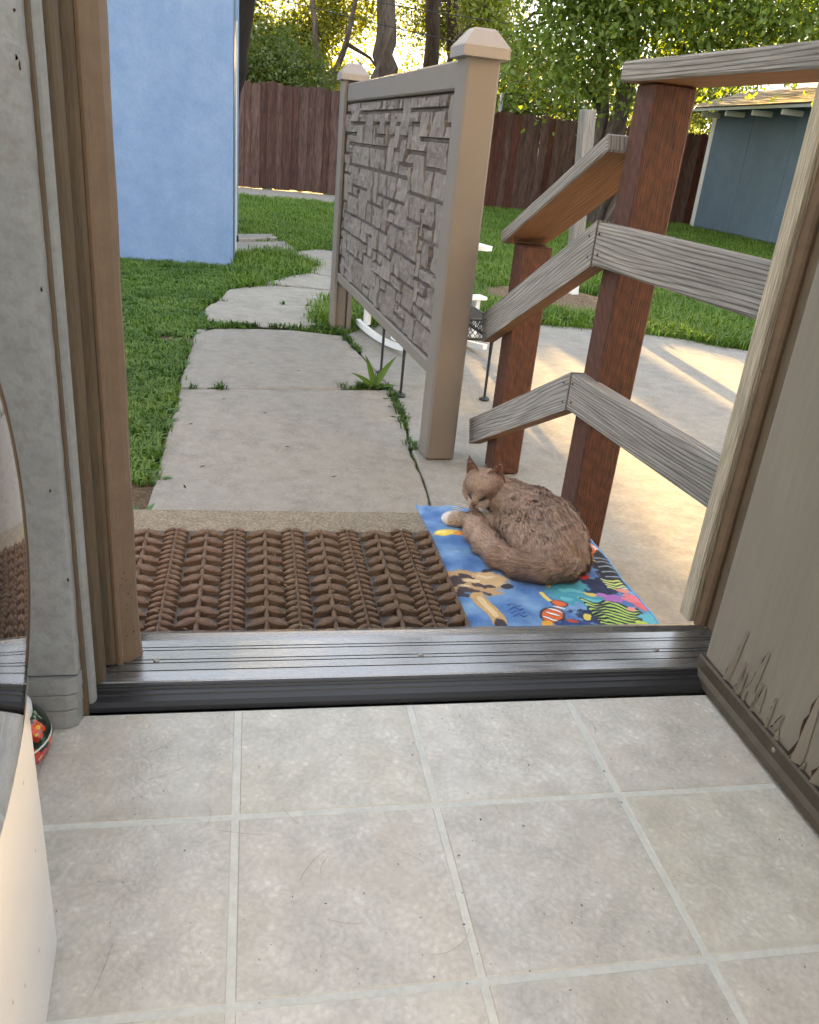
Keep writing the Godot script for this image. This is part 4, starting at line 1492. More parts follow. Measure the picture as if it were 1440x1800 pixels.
func build_trees() -> void:
	var gg := "trees behind the fence"
	var dk := Color(0.09, 0.125, 0.045)
	var md := Color(0.18, 0.24, 0.072)
	var ol := Color(0.20, 0.225, 0.055)
	var ly := Color(0.34, 0.37, 0.08)
	# rounded dark shrub over the left fence
	tree("laurel_shrub", "dense rounded evergreen shrub rising over the fence beside the blue shed", "shrub", gg,
		[[[0.3, G, -17.2, 0.09], [0.4, 1.4, -17.2, 0.05]], [[-0.6, G, -17.4, 0.08], [-0.8, 1.3, -17.3, 0.04]]], M.bark_dark,
		[[V(0.15, 1.55, -17.0), V(1.25, 0.85, 0.9)], [V(-1.3, 1.5, -17.2), V(1.2, 0.9, 0.9)], [V(0.95, 1.35, -16.6), V(0.75, 0.6, 0.5)]], 26000, 0.085, M.leaf_dark, dk, md, 101)
	tree("tall_leafy_tree", "tall sunlit leafy tree above the shrub beside the blue shed", "tree", gg,
		[[[-1.0, G, -19.5, 0.16], [-0.8, 2.2, -19.5, 0.12], [-0.3, 4.2, -19.4, 0.06]]], M.bark_dark,
		[[V(-0.9, 3.1, -19.3), V(1.35, 1.0, 1.1)], [V(-0.5, 4.6, -19.3), V(1.6, 0.9, 1.3)], [V(-2.4, 3.6, -19.3), V(1.4, 1.6, 1.3)], [V(0.55, 2.42, -19.5), V(1.15, 0.55, 0.6), 3.0], [V(-0.6, 2.3, -19.5), V(1.0, 0.6, 0.6), 2.0]], 30000, 0.095, M.leaf_dark, dk, ol, 102)
	# backlit saplings in the gap
	tree("forked_tree", "thin forked tree with yellow-green backlit leaves left of the pale trunk", "tree", gg,
		[[[1.45, G, -18.4, 0.12], [1.38, 1.5, -18.4, 0.10], [1.15, 2.4, -18.4, 0.06], [1.0, 3.6, -18.4, 0.035]], [[1.4, 1.4, -18.4, 0.08], [1.75, 2.4, -18.4, 0.055], [2.0, 3.8, -18.4, 0.03]]], M.bark_pale,
		[[V(1.6, 2.9, -19.3), V(0.95, 0.95, 0.7)], [V(1.3, 1.9, -18.9), V(0.75, 0.55, 0.5)], [V(1.9, 4.3, -19.2), V(1.0, 0.7, 0.8)], [V(2.0, 2.0, -19.6), V(0.9, 0.6, 0.5)]], 17000, 0.09, M.leaf_bright, ol, ly, 103, 0.5)
	# bare trunks
	tree("pale_trunk_tree", "thick pale grey trunk with a torn hollow at its foot", "tree", gg,
		[[[2.42, G, -18.0, 0.34], [2.43, 1.5, -18.0, 0.29], [2.50, 2.0, -18.0, 0.22], [2.43, 3.2, -18.0, 0.17], [2.4, 6.5, -18.0, 0.13]], [[2.18, 1.2, -17.75, 0.10], [2.27, 1.75, -17.78, 0.09], [2.36, 2.12, -17.85, 0.03]]], M.bark_pale,
		[[V(2.6, 6.3, -18.4), V(1.6, 0.8, 1.4)], [V(1.4, 6.0, -18.6), V(1.2, 0.7, 1.2)]], 2500, 0.09, M.leaf_dark, dk, md, 104)
	tree("slim_trunk_tree", "slim dark grey trunk standing right of the pale hollow trunk", "tree", gg,
		[[[3.45, G, -18.3, 0.19], [3.46, 2.3, -18.3, 0.15], [3.38, 3.4, -18.3, 0.14], [3.3, 6.0, -18.3, 0.1]]], M.bark_dark,
		[[V(3.3, 6.1, -18.5), V(1.4, 0.8, 1.3)]], 1800, 0.09, M.leaf_dark, dk, md, 105)
	tree("twin_trunk_tree", "leaning grey trunk just above the tan capped post", "tree", gg,
		[[[4.05, G, -18.6, 0.2], [4.0, 2.4, -18.6, 0.17], [3.85, 3.4, -18.6, 0.15], [3.5, 6.0, -18.6, 0.1]]], M.bark_dark,
		[[V(3.9, 2.9, -20.2), V(1.2, 1.1, 0.8)], [V(4.6, 3.6, -19.6), V(1.0, 0.9, 0.7)]], 12000, 0.09, M.leaf_dark, dk, ol, 106)
	tree("sapling", "bright yellow-green sapling behind the tan capped post", "tree", gg,
		[[[4.5, G, -17.4, 0.06], [4.45, 1.6, -17.4, 0.045], [4.35, 3.0, -17.4, 0.02]]], M.bark_pale,
		[[V(4.35, 2.55, -17.2), V(0.62, 0.6, 0.45)], [V(4.75, 1.75, -17.0), V(0.7, 0.5, 0.45)], [V(4.2, 3.3, -17.3), V(0.6, 0.5, 0.4)]], 7000, 0.085, M.leaf_bright, ol, ly, 107, 0.5)
	# the big tree in the yard, in front of the fence on the right
	tree("yard_tree", "large spreading tree with bright drooping leaves and several grey stems", "tree", "",
		[[[5.35, G, -13.2, 0.17], [5.45, 1.0, -13.2, 0.14], [5.55, 2.0, -13.2, 0.12], [5.2, 3.6, -13.2, 0.08]], [[5.6, G, -13.0, 0.15], [5.85, 1.2, -12.9, 0.12], [6.1, 2.4, -12.8, 0.09], [6.9, 3.6, -12.6, 0.05]], [[5.2, G, -13.35, 0.12], [5.3, 1.4, -13.4, 0.1], [5.0, 2.8, -13.5, 0.05]]], M.bark_pale,
		[[V(4.6, 2.15, -13.0), V(1.15, 0.75, 0.9)], [V(3.75, 1.65, -13.4), V(0.7, 0.45, 0.6)], [V(5.3, 2.9, -12.8), V(1.3, 0.7, 1.0)], [V(6.6, 2.75, -12.3), V(1.3, 0.7, 1.0)], [V(7.6, 3.0, -11.8), V(1.2, 0.8, 1.0)], [V(6.3, 2.05, -12.5), V(0.7, 0.3, 0.6), 0.7], [V(4.2, 3.2, -13.0), V(1.2, 0.7, 0.9)], [V(7.3, 2.15, -12.2), V(0.5, 0.18, 0.4), 0.25], [V(8.6, 3.1, -11.5), V(1.0, 0.7, 0.9)], [V(6.0, 4.0, -12.5), V(2.6, 0.7, 1.6)]], 38000, 0.105, M.leaf_bright, Color(0.14, 0.21, 0.05), Color(0.27, 0.36, 0.085), 108, 0.7, 20)
	tree("hedge_tree", "dark bushy tree between the fence and the grey shed", "tree", gg,
		[[[7.6, G, -16.6, 0.12], [7.6, 1.8, -16.6, 0.08]]], M.bark_dark,
		[[V(7.2, 1.5, -16.3), V(1.0, 0.8, 0.6)], [V(6.1, 1.6, -16.5), V(1.0, 0.8, 0.6)], [V(8.6, 1.9, -16.6), V(1.2, 1.0, 0.7)]], 12000, 0.085, M.leaf_dark, dk, md, 109)
	tree("hedge_tree", "dark bushy tree over the fence right of the tan capped post", "tree", gg,
		[[[4.9, G, -17.0, 0.1], [4.9, 1.6, -17.0, 0.06]]], M.bark_dark,
		[[V(4.6, 1.35, -16.4), V(0.9, 0.7, 0.5)], [V(5.4, 2.0, -17.4), V(1.1, 1.0, 0.6)]], 9000, 0.085, M.leaf_dark, dk, md, 110)
	# woodland further off that closes the view
	var wood := MB.new()
	var far := crown([[V(-5, 1.5, -25), V(4.0, 1.6, 1.5)], [V(1.0, 1.1, -26), V(3.0, 1.3, 1.2), 0.8], [V(5.5, 1.5, -25), V(3.0, 1.5, 1.5)], [V(11, 1.6, -24), V(4.0, 1.7, 2.0)], [V(17, 1.8, -22), V(4, 1.9, 2)]], 24000, 0.15, dk, ol, 120, 0.4)
	var fo := put("distant_woodland", far, M.leaf_dark, self)
	fo.set_meta("kind", "stuff")
	meta(fo, "far leafy woodland filling the gaps between the trunks", "woodland")
	# dark leaning trunk beside the blue shed
	tree("leaning_trunk_tree", "dark brown leaning trunk just right of the blue shed", "tree", "",
		[[[-0.42, G, -9.2, 0.13], [-0.26, 0.9, -9.2, 0.12], [-0.14, 1.7, -9.2, 0.115], [0.1, 2.9, -9.2, 0.1], [0.2, 4.4, -9.2, 0.07]]], M.dark_brown,
		[[V(-0.6, 4.6, -9.0), V(1.5, 0.7, 1.2)], [V(-2.0, 4.2, -9.2), V(1.3, 0.7, 1.2)]], 3800, 0.08, M.leaf_dark, dk, md, 121)
	# overhead cables
	for q in [[2.84, -0.02, "upper of two thin black cables crossing the tree trunks"], [2.51, -0.09, "lower of two thin black cables crossing the tree trunks"]]:
		var w := MB.new()
		var pts := []
		for k in 21:
			var x := lerpf(-4.0, 13.0, k / 20.0)
			pts.append(V(x, q[0] + (x - 2.35) * q[1] / 0.73 * 0.6 + 0.004 * (x - 4.5) * (x - 4.5), -16.2))
		tube(w, pts, [0.008], 5)
		meta(put("cable", w, M.black_metal, self), q[2], "cable", "overhead cables")

func tuft(sd: int, blades: int, h: float, spread: float, broad := false) -> ArrayMesh:
	var r := RandomNumberGenerator.new()
	r.seed = sd
	var mb := MB.new()
	for k in blades:
		var an := r.randf() * TAU
		var d := V(cos(an), 0, sin(an))
		var p := V(r.randfn(), 0, r.randfn()) * spread * 0.5
		var l: float = h * r.randf_range(0.6, 1.2)
		var lean: float = r.randf_range(0.25, 0.95)
		var w: float = (0.0022 if not broad else 0.0075) * r.randf_range(0.8, 1.3)
		var side := V(-d.z, 0, d.x) * w
		var m := p + V(0, l * 0.62, 0) + d * l * lean * 0.35
		var tip := p + V(0, l * (1.0 - lean * 0.45), 0) + d * l * lean
		if broad:
			m = p + V(0, l * 0.38, 0) + d * l * 0.5
			tip = p + V(0, l * 0.42, 0) + d * l * 1.1
		var g: float = r.randf_range(0.75, 1.2)
		mb.col = Color(g * r.randf_range(0.9, 1.15), g, g * 0.9)
		var nn := (V(0, 1, 0) - d * 0.5).normalized()
		var a := mb.vert(p - side * 0.6, nn, Vector2.ZERO)
		mb.vert(p + side * 0.6, nn, Vector2.ZERO)
		mb.vert(m + side, nn, Vector2.ZERO)
		mb.vert(m - side, nn, Vector2.ZERO)
		mb.vert(tip, nn, Vector2.ZERO)
		mb.face(a, a + 1, a + 2)
		mb.face(a, a + 2, a + 3)
		mb.face(a + 3, a + 2, a + 4)
	return mb.into()

func scatter(called: String, label: String, category: String, mesh: Mesh, m: Material, pts: Array, sd: int, smin: float, smax: float, ca: Color, cb: Color) -> void:
	var r := RandomNumberGenerator.new()
	r.seed = sd
	var mm := MultiMesh.new()
	mm.transform_format = MultiMesh.TRANSFORM_3D
	mm.use_colors = true
	mm.mesh = mesh
	mm.instance_count = pts.size()
	var fn := FastNoiseLite.new()
	fn.seed = 6
	fn.frequency = 0.7
	for k in pts.size():
		var p: Vector3 = pts[k]
		var s := r.randf_range(smin, smax)
		var t := Basis(Vector3.UP, r.randf() * TAU).scaled(V(s, s * r.randf_range(0.8, 1.2), s))
		mm.set_instance_transform(k, Transform3D(t, p))
		mm.set_instance_color(k, ca.lerp(cb, clampf(0.5 + fn.get_noise_2d(p.x * 2.0, p.z * 2.0) * 0.8 + r.randf_range(-0.3, 0.3), 0, 1)))
	var o := MultiMeshInstance3D.new()
	o.multimesh = mm
	o.material_override = m
	o.name = numbered(called)
	add_child(o)
	o.set_meta("kind", "stuff")
	meta(o, label, category)

func free_ground(x: float, z: float) -> bool:
	var p := Vector2(x, z)
	if Geometry2D.is_point_in_polygon(p, patio_outline):
		return false
	for s in slabs:
		for e in [Vector2.ZERO, Vector2(0.02, 0), Vector2(-0.02, 0), Vector2(0, -0.045)]:
			if Geometry2D.is_point_in_polygon(p + e, s):
				return false
	if x < -0.143 and z < -6.29 and z > -8.6:
		return false
	if x > 7.88 and z > -14.8:
		return false
	if Vector2((x - 2.2) / 1.25, z + 5.75).length() < 0.52:
		return false
	if Vector2((x + 0.36) / 0.15, (z + 3.98) / 0.065).length() < 1.0 or Vector2((x + 0.335) / 0.11, (z + 2.10) / 0.13).length() < 1.0:
		return false
	if x < 1.85 and z < -12.9 and z < -13.2 - 0.31 * (minf(x, 1.3) + 0.6) * 0 - 0.0:
		return false
	return true

func build_grass() -> void:
	var r := RandomNumberGenerator.new()
	r.seed = 99
	var near_a := []
	var near_b := []
	var weeds := []
	for k in 27000:
		var x := r.randf_range(-1.6, 0.0)
		var z := -1.85 - 6.2 * r.randf()
		if not free_ground(x, z):
			continue
		var p := V(x, G - 0.012, z)
		var u := r.randf()
		if u < 0.42: near_a.append(p)
		elif u < 0.80: near_b.append(p)
		else: weeds.append(p)
	for k in 5200:
		var x := r.randf_range(-0.05, 0.95)
		var z := r.randf_range(-9.0, -4.15)
		if free_ground(x, z):
			(near_a if r.randf() < 0.6 else near_b).append(V(x, G - 0.012, z))
	var far := []
	for k in 42000:
		var z := -4.5 - 10.6 * pow(r.randf(), 1.25)
		var x := r.randf_range(-0.9, 1.5 - z * 0.62)
		if free_ground(x, z) and (x > -0.1 or z < -8.0):
			far.append(V(x, G - 0.012, z))
	scatter("lawn_grass", "short thick grass on the lawn left of the path", "grass", tuft(1, 13, 0.036, 0.03), M.grass, near_a, 1, 0.7, 1.35, Color(0.095, 0.18, 0.034), Color(0.19, 0.30, 0.062))
	scatter("lawn_grass", "loose longer grass blades on the lawn left of the path", "grass", tuft(2, 9, 0.048, 0.028), M.grass, near_b, 2, 0.6, 1.2, Color(0.09, 0.17, 0.036), Color(0.21, 0.31, 0.07))
	scatter("lawn_weed", "low broad-leaved weeds among the lawn grass left of the path", "weeds", tuft(3, 8, 0.030, 0.02, true), M.weed, weeds, 3, 0.7, 1.5, Color(0.065, 0.14, 0.038), Color(0.125, 0.225, 0.06))
	scatter("lawn_grass", "open green lawn stretching back to the fence", "grass", tuft(4, 14, 0.055, 0.055), M.grass, far, 4, 0.9, 1.7, Color(0.11, 0.20, 0.034), Color(0.20, 0.30, 0.052))
	# growth in the joints of the path
	var joint := []
	var moss := []
	var lines := [[Vector2(-0.24, -3.172), Vector2(-0.1, -3.19), 14], [Vector2(0.36, -3.265), Vector2(0.57, -3.285), 60], [Vector2(0.565, -3.24), Vector2(0.556, -2.83), 60], [Vector2(0.545, -2.8), Vector2(0.535, -2.55), 10], [Vector2(-0.05, -4.33), Vector2(0.3, -4.36), 90], [Vector2(0.3, -4.4), Vector2(0.47, -4.27), 90], [Vector2(0.47, -4.24), Vector2(0.51, -3.9), 70], [Vector2(-0.2, -4.33), Vector2(0.0, -4.33), 50], [Vector2(0.1, -5.63), Vector2(0.5, -5.57), 12], [Vector2(-0.16, -4.955), Vector2(0.34, -4.975), 12]]
	for q in lines:
		for k in q[2]:
			var p: Vector2 = q[0].lerp(q[1], r.randf()) + Vector2(r.randfn(), r.randfn()) * 0.008
			(moss if r.randf() < 0.7 else joint).append(V(p.x, G - 0.006, p.y))
	for k in 260:   # turf creeping over the right edge by the far post
		var p := Vector2(r.randf_range(0.25, 0.46), r.randf_range(-5.0, -4.3))
		if free_ground(p.x, p.y):
			joint.append(V(p.x, G - 0.01, p.y))
	scatter("joint_grass", "grass growing in the joints between the path slabs", "grass", tuft(5, 9, 0.045, 0.015), M.grass, joint, 5, 0.6, 1.2, Color(0.05, 0.10, 0.02), Color(0.10, 0.18, 0.03))
	scatter("joint_weed", "tiny creeping weeds in the crack beside the path", "weeds", tuft(6, 9, 0.016, 0.016, true), M.weed, moss, 6, 0.5, 1.0, Color(0.05, 0.10, 0.025), Color(0.10, 0.17, 0.04))
	# dandelion-like rosette in the crack, and a small leafy weed at the lawn's near corner
	var d := thing("rosette_weed", "leafy weed with long upright leaves growing from the path crack", "plant")
	for q in [[-0.95, 0.12, 0.10], [-0.32, 0.14, 0.125], [0.06, 0.055, 0.06], [0.55, 0.15, 0.13], [0.25, 0.07, 0.065], [2.4, 0.06, 0.08], [-2.2, 0.05, 0.07]]:
		var mb := MB.new()
		mb.col = Color(0.11, 0.19, 0.035) * r.randf_range(0.85, 1.15)
		var lean: float = clampf(absf(q[0]), 0.0, 1.3)
		var sd := signf(q[0])
		var last := []
		for k in 8:
			var t := k / 7.0
			var l: float = q[2] * 1.25
			var w: float = 0.0105 * sin(PI * pow(t, 0.75) * 0.96 + 0.06) * (q[1] / 0.12)
			var p := V(0.50 + sd * l * t * sin(lean) * (0.6 + 0.4 * t), G + l * t * cos(lean * (0.75 + 0.25 * t)), -3.262 + 0.02 * t * (1 if fmod(q[1] * 100, 2) < 1 else -1))
			var c := V(cos(lean) , -sd * sin(lean), 0.25).normalized()
			var row := [p - c * w, p + V(0, 0, -0.003), p + c * w]
			if k > 0:
				for e in 2:
					mb.poly([last[e], last[e + 1], row[e + 1], row[e]], [Vector2.ZERO, Vector2.ZERO, Vector2.ZERO, Vector2.ZERO], V(0, 0.3, 1))
			last = row
		put("leaf", mb, M.weed, d)
	var cw := thing("corner_weed", "small leafy weed where the lawn meets the landing", "plant")
	for k in 14:
		var mb := MB.new()
		mb.col = Color(0.06, 0.14, 0.04) * r.randf_range(0.8, 1.2)
		var an := r.randf() * TAU
		var dd := V(cos(an), 0.35, sin(an) * 0.6)
		var p := V(-0.285, G, -1.99) + V(cos(an), 0, sin(an)) * 0.02
		var l := r.randf_range(0.03, 0.07)
		var c := V(-dd.z, 0, dd.x).normalized() * l * 0.16
		mb.poly([p, p + dd * l * 0.5 + c, p + dd * l, p + dd * l * 0.5 - c], [Vector2.ZERO, Vector2.ZERO, Vector2.ZERO, Vector2.ZERO], Vector3.UP)
		put("leaf", mb, M.weed, cw)

func build_mat() -> void:
	var n := 512
	var dust := mix_tex(n, n, [layer(51, 0.12, 3, n, n), layer(52, 0.03, 4, n, n)], [0.8, 0.5], Color(0.27, 0.195, 0.155), Color(0.48, 0.375, 0.305), Color(0.46, 0.405, 0.35), layer(53, 0.012, 4, n, n), 0.7)
	var dust2 := mix_tex(n, n, [layer(54, 0.12, 3, n, n), layer(52, 0.03, 4, n, n)], [0.8, 0.5], Color(0.28, 0.215, 0.165), Color(0.50, 0.405, 0.325), Color(0.49, 0.435, 0.37), layer(55, 0.012, 4, n, n), 0.6)
	var rel := tex(layer(56, 0.2, 2, n, n), n, n, false)
	var rub := mat("coir_left", Color.WHITE, 0.95, dust, rel, 0.12, Vector3(5, 5, 5), 2)
	var rub2 := mat("coir_right", Color.WHITE, 0.95, dust2, rel, 0.12, Vector3(5, 5, 5), 2)
	rub.rim_enabled = true
	rub.rim = 0.15
	var under := mat("mat_base", Color.WHITE, 0.95, mix_tex(n, n, [layer(57, 0.15, 3, n, n), layer(58, 0.02, 4, n, n)], [0.9, 0.6], Color(0.20, 0.20, 0.20), Color(0.47, 0.44, 0.41)), rel, 0.1, Vector3(5, 5, 5), 2)
	var t := thing("doormat", "dusty brown doormat moulded with rows of raised leaves", "doormat")
	var b := MB.new()
	minmax(b, V(-0.36, L + 0.0005, -1.606), V(0.3885, L + 0.0055, -1.162), 0.002)
	put("base", b, under, t)
	var y0 := L + 0.0055
	# a leaf: pointed oval, domed
	var make := func(len: float, wid: float, h: float, sgn: float, ang: float) -> ArrayMesh:
		var mb := MB.new()
		var rows := []
		var k := 7
		var dir := V(sgn * cos(ang), 0, sin(ang))
		var acr := V(-dir.z, 0, dir.x)
		for q in k + 1:
			var s := float(q) / k
			var w := wid * 0.5 * maxf(0.03, pow(sin(PI * clampf(pow(s, 0.85) * 0.86 + 0.14, 0, 1)), 0.85))
			var c: Vector3 = dir * len * s + V(0, 0, s * s * len * 0.22)
			var row := []
			for e in [[-1.0, 0.0], [-0.97, 0.85], [-0.6, 1.0], [0.6, 1.0], [0.97, 0.85], [1.0, 0.0]]:
				row.append(c + acr * w * e[0] + V(0, h * e[1] * (1.0 - 0.35 * s * s), 0))
			rows.append(row)
		for q in k:
			for e in 5:
				var p := [rows[q][e], rows[q + 1][e], rows[q + 1][e + 1], rows[q][e + 1]]
				var mid: Vector3 = (p[0] + p[1] + p[2] + p[3]) / 4.0
				mb.poly(p, [Vector2.ZERO, Vector2.ZERO, Vector2.ZERO, Vector2.ZERO], V(0, 1, 0) + acr * (e - 2) * 1.2)
		mb.poly(rows[k], [Vector2.ZERO, Vector2.ZERO, Vector2.ZERO, Vector2.ZERO, Vector2.ZERO, Vector2.ZERO], dir)
		return mb.into()
	var big := [make.call(0.0345, 0.0215, 0.0145, -1.0, 0.30), make.call(0.0345, 0.0215, 0.0145, 1.0, 0.30), make.call(0.033, 0.0200, 0.0135, -1.0, 0.38), make.call(0.033, 0.0200, 0.0135, 1.0, 0.26)]
	var small := [make.call(0.0215, 0.0122, 0.0135, -1.0, 0.18), make.call(0.0215, 0.0122, 0.0135, 1.0, 0.18)]
	var r := RandomNumberGenerator.new()
	r.seed = 61
	for k in 6:
		var xs := -0.150 + 0.1205 * (k - 1) - 0.002 * k
		for kind in 2:
			var x: float = xs + (0.0615 if kind == 1 else 0.0) + 0.004
			if x > 0.40 or x < -0.34:
				continue
			var m: Material = rub if x < 0.02 else rub2
			var sm := MB.new()
			bb(sm, at(V(x, y0 + 0.0045, -1.384)), V(0.0085 if kind == 1 else 0.0075, 0.0125, 0.425), 0.003, 2)
			put("stem", sm, m, t)
			var cnt := 11 if kind == 1 else 21
			var pitch := 0.0385 if kind == 1 else 0.0201
			for q in cnt:
				var z := -1.592 + pitch * q + (0.012 if kind == 1 else 0.0)
				for s in 2:
					var reach := 0.033 if kind == 1 else 0.019
					if (x + reach > 0.388 and s == 1) or z > -1.178:
						continue
					var mesh: Mesh
					if kind == 1:
						mesh = big[s] if r.randf() < 0.6 else big[s + 2]
					else:
						mesh = small[s]
					var lf := part("leaf" if kind == 1 else "leaflet", mesh, m, t)
					lf.position = V(x + (-0.003 if s == 0 else 0.003), y0 + r.randf_range(-0.001, 0.0005), z + r.randf_range(-0.002, 0.002))
					lf.rotation.y = r.randf_range(-0.07, 0.07)
	# shed hair and grass clippings caught in the mat
	var fl := MB.new()
	for k in 150:
		var x := -0.17 + 0.55 * pow(r.randf(), 0.6)
		var p := V(x, y0 + 0.0125, r.randf_range(-1.58, -1.18))
		var an := r.randf() * TAU
		var l := r.randf_range(0.004, 0.016)
		var d := V(cos(an), r.randf_range(-0.1, 0.15), sin(an)) * l
		var s := V(-sin(an), 0, cos(an)) * 0.0006
		fl.poly([p - s, p + d * 0.5 + V(0, 0.002, 0) - s + s * 3.0 * r.randf(), p + d, p + s], [Vector2.ZERO, Vector2.ZERO, Vector2.ZERO, Vector2.ZERO], Vector3.UP)
	var lint := put("mat_clippings", fl, mat("straw_bits", Color(0.62, 0.55, 0.45), 0.9), self)
	lint.set_meta("kind", "stuff")
	meta(lint, "dry clippings and shed hair caught on the doormat", "debris")

# ---- print for the towel
var pic: Image
var pn := FastNoiseLite.new()
func blot(cx: float, cy: float, rx: float, ry: float, rot: float, c: Color, edge := 0.25, alpha := 1.0) -> void:
	# rough-edged ellipse; coordinates in pixels
	var reach := int(maxf(rx, ry) * 1.5) + 2
	var cs := cos(rot)
	var sn := sin(rot)
	for y in range(maxi(0, int(cy) - reach), mini(pic.get_height(), int(cy) + reach)):
		for x in range(maxi(0, int(cx) - reach), mini(pic.get_width(), int(cx) + reach)):
			var dx := x - cx
			var dy := y - cy
			var u := (dx * cs + dy * sn) / rx
			var v := (-dx * sn + dy * cs) / ry
			var d := sqrt(u * u + v * v) + pn.get_noise_2d(x * 1.0, y * 1.0) * edge
			if d < 1.0:
				var k := alpha * clampf((1.0 - d) * 6.0, 0, 1)
				var g := 1.0 + pn.get_noise_2d(x * 8.0 + 99, y * 8.0) * 0.34
				pic.set_pixel(x, y, pic.get_pixel(x, y).lerp(Color(c.r * g, c.g * g, c.b * g), k))

func stroke(pts: Array, wid: float, c: Color, edge := 0.2, alpha := 1.0) -> void:
	for q in pts.size() - 1:
		var a: Vector2 = pts[q]
		var b: Vector2 = pts[q + 1]
		var n := maxi(1, int(a.distance_to(b) / (wid * 0.5)))
		for k in n:
			var p := a.lerp(b, float(k) / n)
			blot(p.x, p.y, wid, wid, 0, c, edge, alpha)

func build_towel() -> void:
	var w := 480
	var h := 720
	pn.seed = 4
	pn.frequency = 0.035
	pn.fractal_octaves = 3
	pic = Image.create_empty(w, h, false, Image.FORMAT_RGB8)
	var big := FastNoiseLite.new()
	big.seed = 12
	big.frequency = 0.006
	big.fractal_octaves = 4
	for y in h:
		for x in w:
			var a := clampf(0.5 + big.get_noise_2d(x, y * 1.2) * 1.1, 0, 1)
			var f := pn.get_noise_2d(x * 9.0, y * 9.0) * 0.2
			var c := Color(0.27, 0.45, 0.69).lerp(Color(0.50, 0.66, 0.82), a)
			pic.set_pixel(x, y, Color(c.r + f, c.g + f, c.b + f))
	var P := func(u: float, v: float) -> Vector2: return Vector2(u * w, v * h)
	# deep water on the right, dark rock
	for q in [[0.93, 0.50, 46, 78, Color(0.03, 0.05, 0.12)], [0.95, 0.62, 44, 70, Color(0.03, 0.05, 0.13)], [0.80, 0.72, 80, 50, Color(0.07, 0.13, 0.30)], [0.66, 0.74, 62, 60, Color(0.08, 0.18, 0.40)], [0.75, 0.92, 100, 46, Color(0.06, 0.13, 0.32)], [0.55, 0.97, 60, 26, Color(0.10, 0.22, 0.48)]]:
		blot(q[0] * w, q[1] * h, q[2], q[3], 0.1, q[4], 0.35)
	# far edge: dark weed and orange fish under the chin
	blot(0.40 * w, 0.03 * h, 70, 16, 0.0, Color(0.12, 0.16, 0.30), 0.5)
	for q in [[0.30, 0.035, 12], [0.24, 0.055, 9], [0.36, 0.06, 10]]:
		blot(q[0] * w, q[1] * h, q[2], q[2] * 0.6, 0.3, Color(0.75, 0.6, 0.35), 0.4)
	# round yellow fish by the paw
	blot(0.10 * w, 0.285 * h, 44, 24, 0.1, Color(0.93, 0.80, 0.30), 0.25)
	blot(0.17 * w, 0.295 * h, 22, 17, 0.0, Color(0.92, 0.55, 0.18), 0.35, 0.8)
	blot(0.07 * w, 0.275 * h, 20, 9, 0.0, Color(0.98, 0.92, 0.55), 0.3)
	# turtle: mottled tan shell with dark plates, flippers
	blot(0.10 * w, 0.68 * h, 92, 66, 0.5, Color(0.74, 0.60, 0.42), 0.3)
	blot(0.22 * w, 0.66 * h, 52, 40, 0.4, Color(0.80, 0.68, 0.50), 0.3)
	for q in [[0.02, 0.66, 34, 28], [0.07, 0.735, 30, 15], [0.14, 0.70, 24, 11], [0.10, 0.63, 26, 9], [0.20, 0.71, 16, 8], [0.03, 0.76, 22, 12], [0.16, 0.76, 14, 7]]:
		blot(q[0] * w, q[1] * h, q[2], q[3], 0.5, Color(0.20, 0.17, 0.20), 0.5, 0.9)
	for q in [[0.12, 0.665, 26, 8], [0.20, 0.64, 24, 7], [0.07, 0.70, 18, 6]]:
		blot(q[0] * w, q[1] * h, q[2], q[3], 0.3, Color(0.90, 0.82, 0.68), 0.5, 0.8)
	blot(0.29 * w, 0.715 * h, 17, 13, 0.2, Color(0.16, 0.16, 0.22), 0.25)
	blot(0.23 * w, 0.60 * h, 18, 9, 0.1, Color(0.22, 0.18, 0.22), 0.4)
	stroke([P.call(0.10, 0.78), P.call(0.135, 0.85), P.call(0.155, 0.90), P.call(0.155, 0.955)], 20, Color(0.78, 0.64, 0.42), 0.2)
	stroke([P.call(0.11, 0.79), P.call(0.14, 0.86), P.call(0.152, 0.90)], 8, Color(0.88, 0.78, 0.60), 0.2)
	blot(0.155 * w, 0.948 * h, 15, 25, 0.0, Color(0.22, 0.18, 0.20), 0.2)
	# signature-like scribble of ripples
	for k in 4:
		var yy := 0.845 + k * 0.022
		stroke([P.call(0.235, yy), P.call(0.265, yy - 0.008), P.call(0.285, yy + 0.006), P.call(0.31, yy - 0.004)], 2.2, Color(0.12, 0.25, 0.52), 0.1, 0.9)
	# teal coral head
	for q in [[0.60, 0.76, 58, 58], [0.70, 0.80, 52, 42], [0.66, 0.70, 52, 30]]:
		blot(q[0] * w, q[1] * h, q[2], q[3], 0.4, Color(0.24, 0.60, 0.68), 0.4)
	for q in [[0.62, 0.74, 30, 10], [0.70, 0.80, 30, 9], [0.58, 0.80, 18, 10]]:
		blot(q[0] * w, q[1] * h, q[2], q[3], 0.2, Color(0.42, 0.76, 0.80), 0.6, 0.8)
	# red fish
	blot(0.755 * w, 0.64 * h, 24, 16, 0.2, Color(0.78, 0.14, 0.12), 0.25)
	blot(0.735 * w, 0.635 * h, 7, 6, 0.2, Color(0.95, 0.45, 0.25), 0.25)
